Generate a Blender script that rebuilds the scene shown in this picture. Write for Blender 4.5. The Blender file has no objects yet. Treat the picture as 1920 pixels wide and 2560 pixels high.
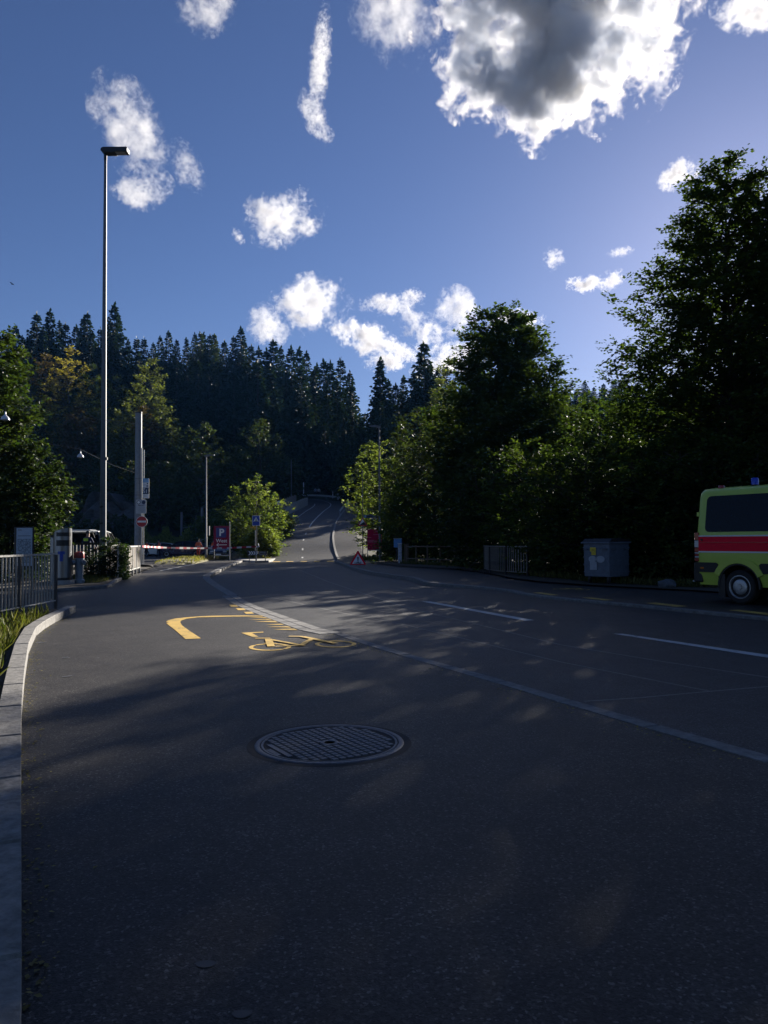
import bpy, bmesh, math, random
import numpy as np
from mathutils import Vector, Matrix, noise as mnoise

sc = bpy.context.scene
C = sc.collection
R = math.radians
rnd = random.Random(7)
nrng = np.random.default_rng(11)

# ------------------------------------------------------------------ camera
F, PITCH, ROLL, CAMZ = 1922.0, R(2.09), R(-0.4), 1.4
cam = bpy.data.cameras.new('camera')
camo = bpy.data.objects.new('camera', cam)
C.objects.link(camo)
cam.sensor_fit = 'HORIZONTAL'
cam.sensor_width = 36
cam.lens = 36 * F / 1920
cam.clip_end = 20000
CM = Matrix.Rotation(math.pi / 2 + PITCH, 3, 'X') @ Matrix.Rotation(ROLL, 3, 'Z')
camo.matrix_world = Matrix.Translation((0, 0, CAMZ)) @ CM.to_4x4()
sc.camera = camo


def ray(px, py):
    return (CM @ Vector(((px - 960) / F, -(py - 1280) / F, -1))).normalized()


HAZE = .00008
# ------------------------------------------------------------------ sky, sun, exposure
SD = ray(1925, 640)                      # where the low sun stands
SUN_EL, SUN_AZ = math.asin(SD.z), math.atan2(SD.x, SD.y)
world = bpy.data.worlds.new('World')
sc.world = world
world.use_nodes = True
wn, wl = world.node_tree.nodes, world.node_tree.links
bg = wn['Background']
sky = wn.new('ShaderNodeTexSky')
sky.sky_type = 'NISHITA'
sky.sun_disc = False
sky.sun_elevation, sky.sun_rotation = SUN_EL, SUN_AZ
sky.altitude = 450
sky.air_density, sky.dust_density, sky.ozone_density = 1.0, 0.38, 4.0
gain = wn.new('ShaderNodeMix')
gain.data_type, gain.blend_type = 'RGBA', 'MULTIPLY'
gain.inputs[0].default_value = 1.0
gain.inputs[7].default_value = (0.545, 0.535, 0.66, 1)
wl.new(sky.outputs[0], gain.inputs[6])
wl.new(gain.outputs[2], bg.inputs[0])
bg.inputs[1].default_value = 0.05
sl = bpy.data.lights.new('sun', 'SUN')
sl.energy, sl.angle, sl.color = 5.0, R(0.5), (1, .92, .81)
so = bpy.data.objects.new('sun', sl)
C.objects.link(so)
so.rotation_euler = (-SD).to_track_quat('-Z', 'Y').to_euler()
vs = sc.view_settings
vs.view_transform, vs.look, vs.gamma, vs.exposure = 'Standard', 'None', 1, 1.4
vs.use_curve_mapping = False
sc.cycles.volume_bounces = 5
sc.cycles.max_bounces = 8
sc.cycles.diffuse_bounces = 3
sc.cycles.transparent_max_bounces = 12
sc.cycles.use_denoising = True
sc.cycles.caustics_reflective = sc.cycles.caustics_refractive = False


# ------------------------------------------------------------------ pixel rays to places on the ground
def clamp(a, lo=0., hi=1.):
    return max(lo, min(hi, a))


def sstep(a, b, x):
    t = clamp((x - a) / (b - a))
    return t * t * (3 - 2 * t)


def zg(y):
    return -0.2 * clamp((y - 30) / 30)


def path_z(x, y):
    return zg(y) + 0.011 + 0.095 * sstep(21, 30, y)


def walk_z(x, y):
    return zg(y) + 0.045 + 0.08 * sstep(21, 25, y)


def road_z(x, y):
    return zg(y)


def G(px, py, zf=road_z):
    d = ray(px, py)
    z = 0.0
    for _ in range(30):
        t = (z - CAMZ) / d.z
        z = zf(d.x * t, d.y * t)
    return Vector((d.x * t, d.y * t, z))


def at(px, py, Y):
    d = ray(px, py)
    return Vector((0, 0, CAMZ)) + d * (Y / d.y)


def X_(px, Y, py=1350):
    return at(px, py, Y).x


def Z_(px, py, Y):
    return at(px, py, Y).z


# ------------------------------------------------------------------ materials
MATS = {}


def new_mat(name):
    m = bpy.data.materials.new(name)
    m.use_nodes = True
    MATS[name] = m
    n, l = m.node_tree.nodes, m.node_tree.links
    return m, n, l, n['Principled BSDF']


def mat(name, col, rough=.6, metal=0., var=.18, scale=9., bump=.0, bscale=60., spec=.5, coat=0., stretch=None):
    if name in MATS:
        return MATS[name]
    m, n, l, p = new_mat(name)
    p.inputs['Roughness'].default_value = rough
    p.inputs['Metallic'].default_value = metal
    p.inputs['Specular IOR Level'].default_value = spec
    p.inputs['Coat Weight'].default_value = coat
    tc = n.new('ShaderNodeTexCoord')
    src = tc.outputs['Object']
    if stretch:
        mp = n.new('ShaderNodeMapping')
        mp.inputs['Scale'].default_value = stretch
        l.new(src, mp.inputs['Vector'])
        src = mp.outputs[0]
    no = n.new('ShaderNodeTexNoise')
    no.inputs['Scale'].default_value, no.inputs['Detail'].default_value, no.inputs['Roughness'].default_value = scale, 5, .65
    l.new(src, no.inputs['Vector'])
    mx = n.new('ShaderNodeMix')
    mx.data_type = 'RGBA'
    mx.inputs[6].default_value = tuple(c * (1 - var) for c in col) + (1,)
    mx.inputs[7].default_value = tuple(min(1, c * (1 + var)) for c in col) + (1,)
    mr = n.new('ShaderNodeMapRange')
    mr.inputs[1].default_value, mr.inputs[2].default_value = .3, .7
    l.new(no.outputs[0], mr.inputs[0])
    l.new(mr.outputs[0], mx.inputs[0])
    l.new(mx.outputs[2], p.inputs['Base Color'])
    rr = n.new('ShaderNodeMapRange')
    rr.inputs[3].default_value, rr.inputs[4].default_value = max(.02, rough - .08), min(1, rough + .08)
    l.new(no.outputs[0], rr.inputs[0])
    l.new(rr.outputs[0], p.inputs['Roughness'])
    if bump:
        b2 = n.new('ShaderNodeTexNoise')
        b2.inputs['Scale'].default_value, b2.inputs['Detail'].default_value = bscale, 4
        l.new(src, b2.inputs['Vector'])
        bp = n.new('ShaderNodeBump')
        bp.inputs['Strength'].default_value, bp.inputs['Distance'].default_value = bump, .01
        l.new(b2.outputs[0], bp.inputs['Height'])
        l.new(bp.outputs[0], p.inputs['Normal'])
    return m


def asphalt(name, base, tint=(1, 1, 1), speck=.11, wear=.3):
    m, n, l, p = new_mat(name)
    tc = n.new('ShaderNodeTexCoord')
    v = n.new('ShaderNodeTexVoronoi')
    v.inputs['Scale'].default_value = 105
    l.new(tc.outputs['Object'], v.inputs['Vector'])
    sep = n.new('ShaderNodeSeparateColor')
    l.new(v.outputs['Color'], sep.inputs[0])
    big = n.new('ShaderNodeTexNoise')
    big.inputs['Scale'].default_value, big.inputs['Detail'].default_value, big.inputs['Roughness'].default_value = .55, 6, .6
    l.new(tc.outputs['Object'], big.inputs['Vector'])
    ramp = n.new('ShaderNodeValToRGB')
    e = ramp.color_ramp.elements
    e[0].position, e[0].color = 0, tuple(base * .18 * t for t in tint) + (1,)
    e[1].position, e[1].color = .80, tuple(base * 1.35 * t for t in tint) + (1,)
    x = e.new(.90); x.color = tuple(base * 2.1 * t for t in tint) + (1,)
    x = e.new(.955); x.color = tuple(speck * .75 * t for t in tint) + (1,)
    x = e.new(.99); x.color = (speck * 1.25, speck * 1.2, speck * 1.1, 1)
    l.new(sep.outputs[0], ramp.inputs[0])
    mr = n.new('ShaderNodeMapRange')
    mr.inputs[1].default_value, mr.inputs[2].default_value = .3, .7
    mr.inputs[3].default_value, mr.inputs[4].default_value = 1 - wear, 1 + wear
    l.new(big.outputs[0], mr.inputs[0])
    mx = n.new('ShaderNodeMix')
    mx.data_type, mx.blend_type = 'RGBA', 'MULTIPLY'
    mx.inputs[0].default_value = 1
    l.new(ramp.outputs[0], mx.inputs[6])
    l.new(mr.outputs[0], mx.inputs[7])
    st = n.new('ShaderNodeTexNoise')
    st.inputs['Scale'].default_value, st.inputs['Detail'].default_value, st.inputs['Roughness'].default_value = 2.6, 7, .68
    l.new(tc.outputs['Object'], st.inputs['Vector'])
    sr = n.new('ShaderNodeMapRange')
    sr.inputs[1].default_value, sr.inputs[2].default_value, sr.inputs[3].default_value, sr.inputs[4].default_value = .32, .62, .62, 1.12
    l.new(st.outputs[0], sr.inputs[0])
    m2 = n.new('ShaderNodeMix')
    m2.data_type, m2.blend_type = 'RGBA', 'MULTIPLY'
    m2.inputs[0].default_value = 1
    l.new(mx.outputs[2], m2.inputs[6])
    l.new(sr.outputs[0], m2.inputs[7])
    l.new(m2.outputs[2], p.inputs['Base Color'])
    fine = n.new('ShaderNodeTexNoise')
    fine.inputs['Scale'].default_value, fine.inputs['Detail'].default_value = 160, 3
    l.new(tc.outputs['Object'], fine.inputs['Vector'])
    ad = n.new('ShaderNodeMath')
    ad.operation = 'ADD'
    l.new(fine.outputs[0], ad.inputs[0])
    l.new(sep.outputs[1], ad.inputs[1])
    bp = n.new('ShaderNodeBump')
    bp.inputs['Strength'].default_value, bp.inputs['Distance'].default_value = .55, .004
    l.new(ad.outputs[0], bp.inputs['Height'])
    l.new(bp.outputs[0], p.inputs['Normal'])
    p.inputs['Roughness'].default_value = .55
    p.inputs['Specular IOR Level'].default_value = .28
    return m


def leaf_mat(name, dark, light, trans=.35, gloss=.25):
    m, n, l, p = new_mat(name)
    at_ = n.new('ShaderNodeAttribute')
    at_.attribute_name = 'tint'
    mx = n.new('ShaderNodeMix')
    mx.data_type = 'RGBA'
    mx.inputs[6].default_value = dark + (1,)
    mx.inputs[7].default_value = light + (1,)
    l.new(at_.outputs['Fac'], mx.inputs[0])
    l.new(mx.outputs[2], p.inputs['Base Color'])
    p.inputs['Roughness'].default_value = .6
    p.inputs['Specular IOR Level'].default_value = gloss * .5
    tr = n.new('ShaderNodeBsdfTranslucent')
    g2 = n.new('ShaderNodeMix')
    g2.data_type, g2.blend_type = 'RGBA', 'MULTIPLY'
    g2.inputs[0].default_value = 1
    g2.inputs[7].default_value = (1.5, 1.7, .6, 1)
    l.new(mx.outputs[2], g2.inputs[6])
    l.new(g2.outputs[2], tr.inputs['Color'])
    ms = n.new('ShaderNodeMixShader')
    ms.inputs[0].default_value = trans
    l.new(p.outputs[0], ms.inputs[1])
    l.new(tr.outputs[0], ms.inputs[2])
    l.new(ms.outputs[0], n['Material Output'].inputs['Surface'])
    return m


A_ROAD = asphalt('road_asphalt', .034, (.96, .99, 1.06))
A_PATH = asphalt('path_asphalt', .028, (1.10, 1.0, .92))
A_HILL = asphalt('hill_road_asphalt', .044, (1, 1, 1.02))
STONE = mat('kerb_granite', (.19, .184, .174), .8, var=.5, scale=14, bump=.5, bscale=45)
STONE2 = mat('paver_granite', (.165, .162, .158), .8, var=.42, scale=11, bump=.5, bscale=45)


def paint_mat(name, col, worn=.40):
    """road paint with chips worn through to the asphalt"""
    m, n, l, p = new_mat(name)
    tc = n.new('ShaderNodeTexCoord')
    a_, b_ = n.new('ShaderNodeTexNoise'), n.new('ShaderNodeTexNoise')
    a_.inputs['Scale'].default_value, a_.inputs['Detail'].default_value, a_.inputs['Roughness'].default_value = 30, 9, .78
    b_.inputs['Scale'].default_value, b_.inputs['Detail'].default_value = 3.5, 4
    l.new(tc.outputs['Object'], a_.inputs['Vector'])
    l.new(tc.outputs['Object'], b_.inputs['Vector'])
    ad = n.new('ShaderNodeMath')
    ad.operation = 'MULTIPLY_ADD'
    ad.inputs[1].default_value, ad.inputs[2].default_value = .45, -.22
    l.new(b_.outputs[0], ad.inputs[0])
    su = n.new('ShaderNodeMath')
    l.new(a_.outputs[0], su.inputs[0])
    l.new(ad.outputs[0], su.inputs[1])
    mr = n.new('ShaderNodeMapRange')
    mr.inputs[1].default_value, mr.inputs[2].default_value = worn - .03, worn + .04
    l.new(su.outputs[0], mr.inputs[0])
    tone = n.new('ShaderNodeMix')
    tone.data_type = 'RGBA'
    tone.inputs[6].default_value = tuple(c * .72 for c in col) + (1,)
    tone.inputs[7].default_value = tuple(c * 1.1 for c in col) + (1,)
    l.new(b_.outputs[0], tone.inputs[0])
    mx = n.new('ShaderNodeMix')
    mx.data_type = 'RGBA'
    mx.inputs[6].default_value = (.04, .038, .035, 1)
    l.new(mr.outputs[0], mx.inputs[0])
    l.new(tone.outputs[2], mx.inputs[7])
    l.new(mx.outputs[2], p.inputs['Base Color'])
    p.inputs['Roughness'].default_value = .7
    bp = n.new('ShaderNodeBump')
    bp.inputs['Strength'].default_value, bp.inputs['Distance'].default_value = .4, .003
    l.new(a_.outputs[0], bp.inputs['Height'])
    l.new(bp.outputs[0], p.inputs['Normal'])
    return m


YELLOW = paint_mat('yellow_road_paint', (.62, .40, .07))
WHITE_P = paint_mat('white_road_paint', (.55, .55, .53), .39)
SEAM = mat('joint_sealer', (.19, .19, .188), .75, var=.3, scale=15)
SOIL = mat('soil_and_litter', (.045, .036, .024), .95, var=.5, scale=6, bump=.8, bscale=30)
FLOOR = mat('forest_floor', (.040, .042, .022), .95, var=.5, scale=.6, bump=.6, bscale=4)
DRYGRASS = mat('dry_turf', (.14, .125, .05), .95, var=.45, scale=5, bump=.9, bscale=40)
GALV = mat('galvanised_steel', (.12, .125, .135), .5, .2, var=.2, scale=10)
PALE_STEEL = mat('weathered_pale_steel', (.46, .46, .44), .42, .15, var=.2, scale=12)
DARK_STEEL = mat('dark_painted_steel', (.035, .037, .04), .45, .3, var=.3, scale=12)
RUST_GREY = mat('grey_painted_railing', (.21, .215, .215), .4, .5, var=.3, scale=18)
STAINLESS = mat('brushed_stainless', (.24, .25, .265), .34, 1., var=.12, scale=4, stretch=(30, 30, 1))
BLACK = mat('black_plastic', (.012, .012, .013), .45, var=.3)
RUBBER = mat('tyre_rubber', (.014, .014, .014), .8, var=.3, scale=30)
CONCRETE = mat('concrete', (.30, .295, .28), .85, var=.25, scale=6, bump=.4, bscale=25)
WOOD = mat('grey_brown_wood', (.13, .095, .065), .8, var=.4, scale=6, bump=.4, bscale=20, stretch=(8, 8, .8))
GREYWOOD = mat('weathered_grey_wood', (.17, .16, .145), .85, var=.35, scale=6, bump=.4, bscale=20, stretch=(8, 8, .8))
BARK = mat('bark', (.055, .042, .032), .95, var=.45, scale=7, bump=1., bscale=14, stretch=(1, 1, .3))
SIGN_BLUE = mat('sign_blue', (.012, .06, .36), .4, var=.06)
SIGN_RED = mat('sign_red', (.45, .012, .02), .4, var=.06)
CRIMSON = mat('board_crimson', (.42, .006, .05), .5, var=.08, spec=.2)
WINE = mat('board_wine_red', (.20, .006, .04), .5, var=.08, spec=.2)
SIGN_WHITE = mat('sign_white', (.74, .74, .73), .45, var=.05)
SIGN_BACK = mat('sign_aluminium', (.38, .385, .39), .45, .6, var=.12)
SIGN_BLACK = mat('sign_black', (.015, .015, .017), .5, var=.1)
SIGN_GREY = mat('sign_print_grey', (.25, .27, .29), .5, var=.25, scale=40)
SKYBLUE = mat('panel_light_blue', (.20, .45, .70), .45, var=.06)
NAVY = mat('panel_navy', (.012, .03, .08), .45, var=.1)
ORANGE_SIGN = mat('hiking_sign_orange', (.60, .30, .02), .5, var=.08)
BEACON_BLUE = mat('beacon_blue', (.01, .05, .55), .2, var=.1, coat=.4)
AMBULANCE_Y = mat('lime_yellow_paint', (.50, .63, .09), .35, var=.05, scale=2, coat=.3)
AMB_RED = mat('signal_red_film', (.90, .008, .035), .55, var=.04, spec=.2)
GLASS = mat('dark_tinted_glass', (.006, .008, .010), .06, var=.2, spec=.25)
LAMP_RED = mat('red_lamp_lens', (.30, .012, .012), .15, var=.1, coat=.5)
LAMP_CLEAR = mat('clear_lamp_lens', (.55, .55, .55), .15, var=.1, coat=.5)
LAMP_AMBER = mat('amber_lens', (.55, .15, .01), .25, var=.1)
WHEEL_STEEL = mat('silver_wheel_steel', (.40, .41, .42), .4, .7, var=.2)
CAST = mat('cast_iron', (.125, .130, .145), .5, .5, var=.35, scale=30, bump=.3, bscale=90)
CAST_DARK = mat('cast_iron_recess', (.014, .014, .016), .8, .2, var=.3, scale=30)
SKIN = mat('skin', (.42, .26, .19), .6, var=.1)
HAIR = mat('dark_hair', (.02, .015, .012), .7)
HIVIS_O = mat('hi_vis_orange', (.85, .13, .03), .7, var=.15, scale=30)
HIVIS_Y = mat('hi_vis_yellow', (.55, .75, .05), .7, var=.1)
CLOTH_DARK = mat('dark_cloth', (.015, .016, .022), .85, var=.3)
CLOTH_NAVY = mat('navy_cloth', (.012, .022, .075), .85, var=.3)
CLOTH_RED = mat('orange_red_trousers', (.75, .07, .02), .8, var=.15)
CLOTH_WHITE = mat('white_cloth', (.65, .65, .64), .85, var=.1)
REFLEX = mat('reflective_strip', (.7, .7, .68), .35, .4, var=.05)
CAR_NAVY = mat('car_paint_navy', (.006, .012, .05), .25, .3, var=.1, coat=.6)
CAR_SILVER = mat('car_paint_silver', (.32, .35, .38), .3, .6, var=.08, coat=.6)
CAR_WHITE = mat('car_paint_white', (.62, .64, .66), .3, var=.05, coat=.6)
CAR_BLACK = mat('car_paint_black', (.012, .012, .014), .25, .2, var=.1, coat=.6)
CONT_GREY = mat('container_grey_blue', (.105, .13, .17), .5, .2, var=.22, scale=7)
CONT_PATCH = mat('container_faded_patch', (.33, .35, .38), .6, .1, var=.15)
STICKER_Y = mat('yellow_sticker', (.70, .50, .03), .5, var=.12)
BOX_BLUE = mat('box_light_blue', (.10, .27, .50), .5, var=.12)
ROCK = mat('rock', (.075, .075, .078), .95, var=.4, scale=1.6, bump=1., bscale=5, stretch=(1, 1, 4))
STONE_B = mat('boulder_grey', (.09, .10, .11), .9, var=.35, scale=8, bump=.8, bscale=18)
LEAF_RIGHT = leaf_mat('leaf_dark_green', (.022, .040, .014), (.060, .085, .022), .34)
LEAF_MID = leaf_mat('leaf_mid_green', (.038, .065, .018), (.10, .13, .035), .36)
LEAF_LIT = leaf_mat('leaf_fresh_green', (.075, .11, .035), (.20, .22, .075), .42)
LEAF_BIG = leaf_mat('leaf_glossy_green', (.022, .042, .013), (.062, .085, .024), .32, .8)
LEAF_YEL = leaf_mat('leaf_autumn_yellow', (.19, .145, .035), (.34, .27, .08), .3)
LEAF_RUST = leaf_mat('leaf_autumn_brown', (.065, .045, .022), (.115, .078, .034), .25)
LEAF_PALE = leaf_mat('leaf_pale_green', (.085, .095, .035), (.17, .18, .07), .3)
LEAF_FOREST = leaf_mat('leaf_forest_green', (.026, .042, .018), (.065, .080, .030), .28)
NEEDLE = leaf_mat('spruce_needles', (.012, .024, .014), (.030, .048, .022), .12, .2)
NEEDLE2 = leaf_mat('larch_needles', (.035, .050, .022), (.075, .09, .035), .2, .2)
IVYL = leaf_mat('ivy_leaf', (.018, .036, .012), (.05, .075, .022), .25, .5)
GRASSL = leaf_mat('grass_blade', (.045, .062, .018), (.15, .14, .05), .3)
DRYBLADE = leaf_mat('dry_grass_blade', (.17, .15, .055), (.32, .27, .12), .35)


# ------------------------------------------------------------------ mesh building
class B:
    def __init__(s):
        s.v, s.f, s.m, s.sm = [], [], [], []

    def add(s, vs, fs, mi=0, smooth=False):
        o = len(s.v)
        s.v += [tuple(v) for v in vs]
        for f in fs:
            s.f.append(tuple(i + o for i in f))
            s.m.append(mi)
            s.sm.append(smooth)

    def box(s, c, size, rot=0, mi=0, tilt=None):
        hx, hy, hz = (a / 2 for a in size)
        m = Matrix.Rotation(rot, 3, 'Z')
        if tilt:
            m = m @ tilt
        c = Vector(c)
        vs = [c + m @ Vector((x * hx, y * hy, z * hz)) for z in (-1, 1) for y in (-1, 1) for x in (-1, 1)]
        s.add(vs, [(0, 2, 3, 1), (4, 5, 7, 6), (0, 1, 5, 4), (2, 6, 7, 3), (0, 4, 6, 2), (1, 3, 7, 5)], mi)
        return s

    def bar(s, a, b, w, h=None, mi=0):
        a, b = Vector(a), Vector(b)
        h = h or w
        d = (b - a).normalized()
        up = Vector((0, 0, 1)) if abs(d.z) < .95 else Vector((0, 1, 0))
        x = d.cross(up).normalized()
        y = x.cross(d)
        vs = [p + x * sx * w / 2 + y * sy * h / 2 for p in (a, b) for sx, sy in ((-1, -1), (1, -1), (1, 1), (-1, 1))]
        s.add(vs, [(0, 1, 5, 4), (1, 2, 6, 5), (2, 3, 7, 6), (3, 0, 4, 7), (3, 2, 1, 0), (4, 5, 6, 7)], mi)
        return s

    def tube(s, pts, r, n=8, mi=0, cap=True):
        pts = [Vector(p) for p in pts]
        rs = r if isinstance(r, (list, tuple)) else [r] * len(pts)
        rings = []
        ref = None
        for i, p in enumerate(pts):
            d = (pts[min(i + 1, len(pts) - 1)] - pts[max(i - 1, 0)]).normalized()
            if ref is None:
                ref = Vector((0, 0, 1)) if abs(d.z) < .9 else Vector((1, 0, 0))
            x = ref - d * ref.dot(d)
            x.normalize()
            ref = x
            y = d.cross(x)
            rings.append([p + (x * math.cos(a) + y * math.sin(a)) * rs[i] for a in [2 * math.pi * k / n for k in range(n)]])
        vs = [v for rg in rings for v in rg]
        fs = []
        for i in range(len(pts) - 1):
            for k in range(n):
                a, b = i * n + k, i * n + (k + 1) % n
                fs.append((a, b, b + n, a + n))
        s.add(vs, fs, mi, True)
        if cap:
            s.add(rings[0], [tuple(range(n - 1, -1, -1))], mi)
            s.add(rings[-1], [tuple(range(n))], mi)
        return s

    def lathe(s, prof, n=20, c=(0, 0, 0), mi=0, axis=None):
        c = Vector(c)
        vs = []
        for r, z in prof:
            for k in range(n):
                a = 2 * math.pi * k / n
                p = Vector((r * math.cos(a), r * math.sin(a), z))
                vs.append(c + (axis @ p if axis else p))
        fs = []
        for i in range(len(prof) - 1):
            for k in range(n):
                a, b = i * n + k, i * n + (k + 1) % n
                fs.append((a, b, b + n, a + n))
        s.add(vs, fs, mi, True)
        for i, rev in ((0, True), (len(prof) - 1, False)):
            if prof[i][0] > 1e-4:
                idx = list(range(i * n, i * n + n))
                o = len(s.v) - len(vs)
                s.add([vs[j] for j in idx], [tuple(range(n - 1, -1, -1)) if rev else tuple(range(n))], mi)
        return s

    def prism(s, poly, y0, y1, mi=0, sc1=1., off=(0, 0)):
        """poly in (x, z), extruded along y from y0 to y1"""
        n = len(poly)
        cx = sum(p[0] for p in poly) / n
        cz = sum(p[1] for p in poly) / n
        a = [(x, y0, z) for x, z in poly]
        b = [(cx + (x - cx) * sc1 + off[0], y1, cz + (z - cz) * sc1 + off[1]) for x, z in poly]
        fs = [tuple(range(n)), tuple(range(2 * n - 1, n - 1, -1))]
        fs += [(i, i + n, (i + 1) % n + n, (i + 1) % n) for i in range(n)]
        s.add(a + b, fs, mi)
        return s

    def slab(s, poly, z0, z1, mi=0):
        """poly in (x, y), extruded up"""
        n = len(poly)
        fs = [tuple(range(n - 1, -1, -1)), tuple(range(n, 2 * n))]
        fs += [(i, (i + 1) % n, (i + 1) % n + n, i + n) for i in range(n)]
        s.add([(x, y, z0) for x, y in poly] + [(x, y, z1) for x, y in poly], fs, mi)
        return s

    def build(s, name, mats, parent=None, bevel=0, loc=None, rot=0, recalc=True):
        me = bpy.data.meshes.new(name)
        me.from_pydata(s.v, [], s.f)
        me.polygons.foreach_set('material_index', s.m)
        me.polygons.foreach_set('use_smooth', s.sm)
        for m in (mats if isinstance(mats, (list, tuple)) else [mats]):
            me.materials.append(m)
        if recalc:
            bm = bmesh.new()
            bm.from_mesh(me)
            if s.sm and any(s.sm):
                bmesh.ops.remove_doubles(bm, verts=bm.verts, dist=1e-5)
            bmesh.ops.recalc_face_normals(bm, faces=bm.faces)
            bm.to_mesh(me)
            bm.free()
            if any(s.sm):
                me.set_sharp_from_angle(angle=R(40))
        return link(name, me, parent, bevel, loc, rot)


def link(name, me, parent=None, bevel=0, loc=None, rot=0):
    o = bpy.data.objects.new(name, me)
    C.objects.link(o)
    if parent:
        o.parent = parent
    if loc is not None:
        o.location = loc
    if rot:
        o.rotation_euler = (0, 0, rot)
    if bevel:
        b = o.modifiers.new('bevel', 'BEVEL')
        b.width, b.segments, b.limit_method = bevel, 2, 'ANGLE'
    return o


def tag(o, label=None, cat=None, group=None, kind=None):
    if label:
        o['label'] = label
    if cat:
        o['category'] = cat
    if group:
        o['group'] = group
    if kind:
        o['kind'] = kind
    return o


def thing(name, label, cat, loc=(0, 0, 0), rot=0, group=None, kind=None):
    o = bpy.data.objects.new(name, None)
    o.empty_display_size = .2
    C.objects.link(o)
    o.location = loc
    o.rotation_euler = (0, 0, rot)
    return tag(o, label, cat, group, kind)


def dup(root, loc, rot=None, label=None, scale=None, group=None):
    r = root.copy()
    C.objects.link(r)
    r.location = loc
    if rot is not None:
        r.rotation_euler = (0, 0, rot)
    if scale is not None:
        r.scale = scale
    tag(r, label, None, group)
    for ch in list(root.children):
        c = ch.copy()
        C.objects.link(c)
        c.parent = r
        for g in ch.children:
            d = g.copy()
            C.objects.link(d)
            d.parent = c
    return r


def lettering(text, size, parent, loc, m, name='lettering', align='CENTER', bold=.0, rot=(math.pi / 2, 0, 0), sx=1.):
    cu = bpy.data.curves.new('type', 'FONT')
    cu.body, cu.size, cu.align_x, cu.align_y = text, size, align, 'CENTER'
    cu.extrude, cu.offset, cu.resolution_u = .0015, bold, 5
    t = bpy.data.objects.new('type', cu)
    C.objects.link(t)
    me = bpy.data.meshes.new_from_object(t.evaluated_get(bpy.context.evaluated_depsgraph_get()))
    bpy.data.objects.remove(t)
    me.materials.clear()
    me.materials.append(m)
    o = link(name, me, parent, loc=loc)
    o.rotation_euler = rot
    o.scale = (sx, 1, 1)
    return o


def sheet(name, pts, zf, m, label, lift=0., kind='structure', cuts=(21, 22.5, 24, 26, 28, 30, 45, 60), parent=None):
    bm = bmesh.new()
    f = bm.faces.new([bm.verts.new((p[0], p[1], 0)) for p in pts])
    for c in cuts:
        bmesh.ops.bisect_plane(bm, geom=list(bm.verts) + list(bm.edges) + list(bm.faces), plane_co=(0, c, 0), plane_no=(0, 1, 0))
    bmesh.ops.triangulate(bm, faces=bm.faces)
    for v in bm.verts:
        v.co.z = zf(v.co.x, v.co.y) + lift
    bmesh.ops.recalc_face_normals(bm, faces=bm.faces)
    if sum(f.normal.z for f in bm.faces) < 0:
        bmesh.ops.reverse_faces(bm, faces=bm.faces)
    me = bpy.data.meshes.new(name)
    bm.to_mesh(me)
    bm.free()
    me.materials.append(m)
    o = link(name, me, parent)
    return tag(o, label if not parent else None, None, None, kind if not parent else None)


def gpoly(pix, zf):
    return [G(x, y, zf) for x, y in pix]


def resample(pts, step):
    out = [Vector(pts[0][:2])]
    left = step
    for a, b in zip(pts, pts[1:]):
        a, b = Vector(a[:2]), Vector(b[:2])
        L = (b - a).length
        t = left
        while t <= L:
            out.append(a + (b - a) * (t / L))
            t += step
        left = t - L
    e = Vector(pts[-1][:2])
    if (e - out[-1]).length > .3 * step:
        out.append(e)
    return out


def kerb(label, pts, width, ztop, step, m, side=0., name='kerb', piece='kerb_stone', depth=.2, gap=.008):
    """A row of separate stones laid along pts; side shifts the row to the right of its direction."""
    root = thing(name, label, None, kind='structure')
    q = resample(pts, step)
    for i, (a, b) in enumerate(zip(q, q[1:])):
        d = (b - a).normalized()
        n = Vector((d.y, -d.x))
        p0 = q[i - 1] if i else a
        p3 = q[i + 2] if i + 2 < len(q) else b
        d0 = (b - p0).normalized()
        d1 = (p3 - a).normalized()
        n0, n1 = Vector((d0.y, -d0.x)), Vector((d1.y, -d1.x))
        a2, b2 = a + d * gap / 2, b - d * gap / 2
        cs = [a2 + n0 * (side - width / 2), a2 + n0 * (side + width / 2), b2 + n1 * (side + width / 2), b2 + n1 * (side - width / 2)]
        jz = rnd.uniform(-.002, .002)
        zt = [ztop(c.x, c.y) + jz for c in cs]
        ch = min(.012, width * .1)
        mid = sum(cs, Vector((0, 0))) / 4
        top = [c + (mid - c).normalized() * ch * 1.4 for c in cs]
        bb = B()
        vs = [(c.x, c.y, z - depth) for c, z in zip(cs, zt)] + [(c.x, c.y, z - ch) for c, z in zip(cs, zt)] + [(c.x, c.y, z) for c, z in zip(top, zt)]
        fs = [(0, 1, 5, 4), (1, 2, 6, 5), (2, 3, 7, 6), (3, 0, 4, 7), (4, 5, 9, 8), (5, 6, 10, 9), (6, 7, 11, 10), (7, 4, 8, 11), (8, 9, 10, 11)]
        bb.add(vs, fs)
        bb.build(piece, m, root)
    return root


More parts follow.
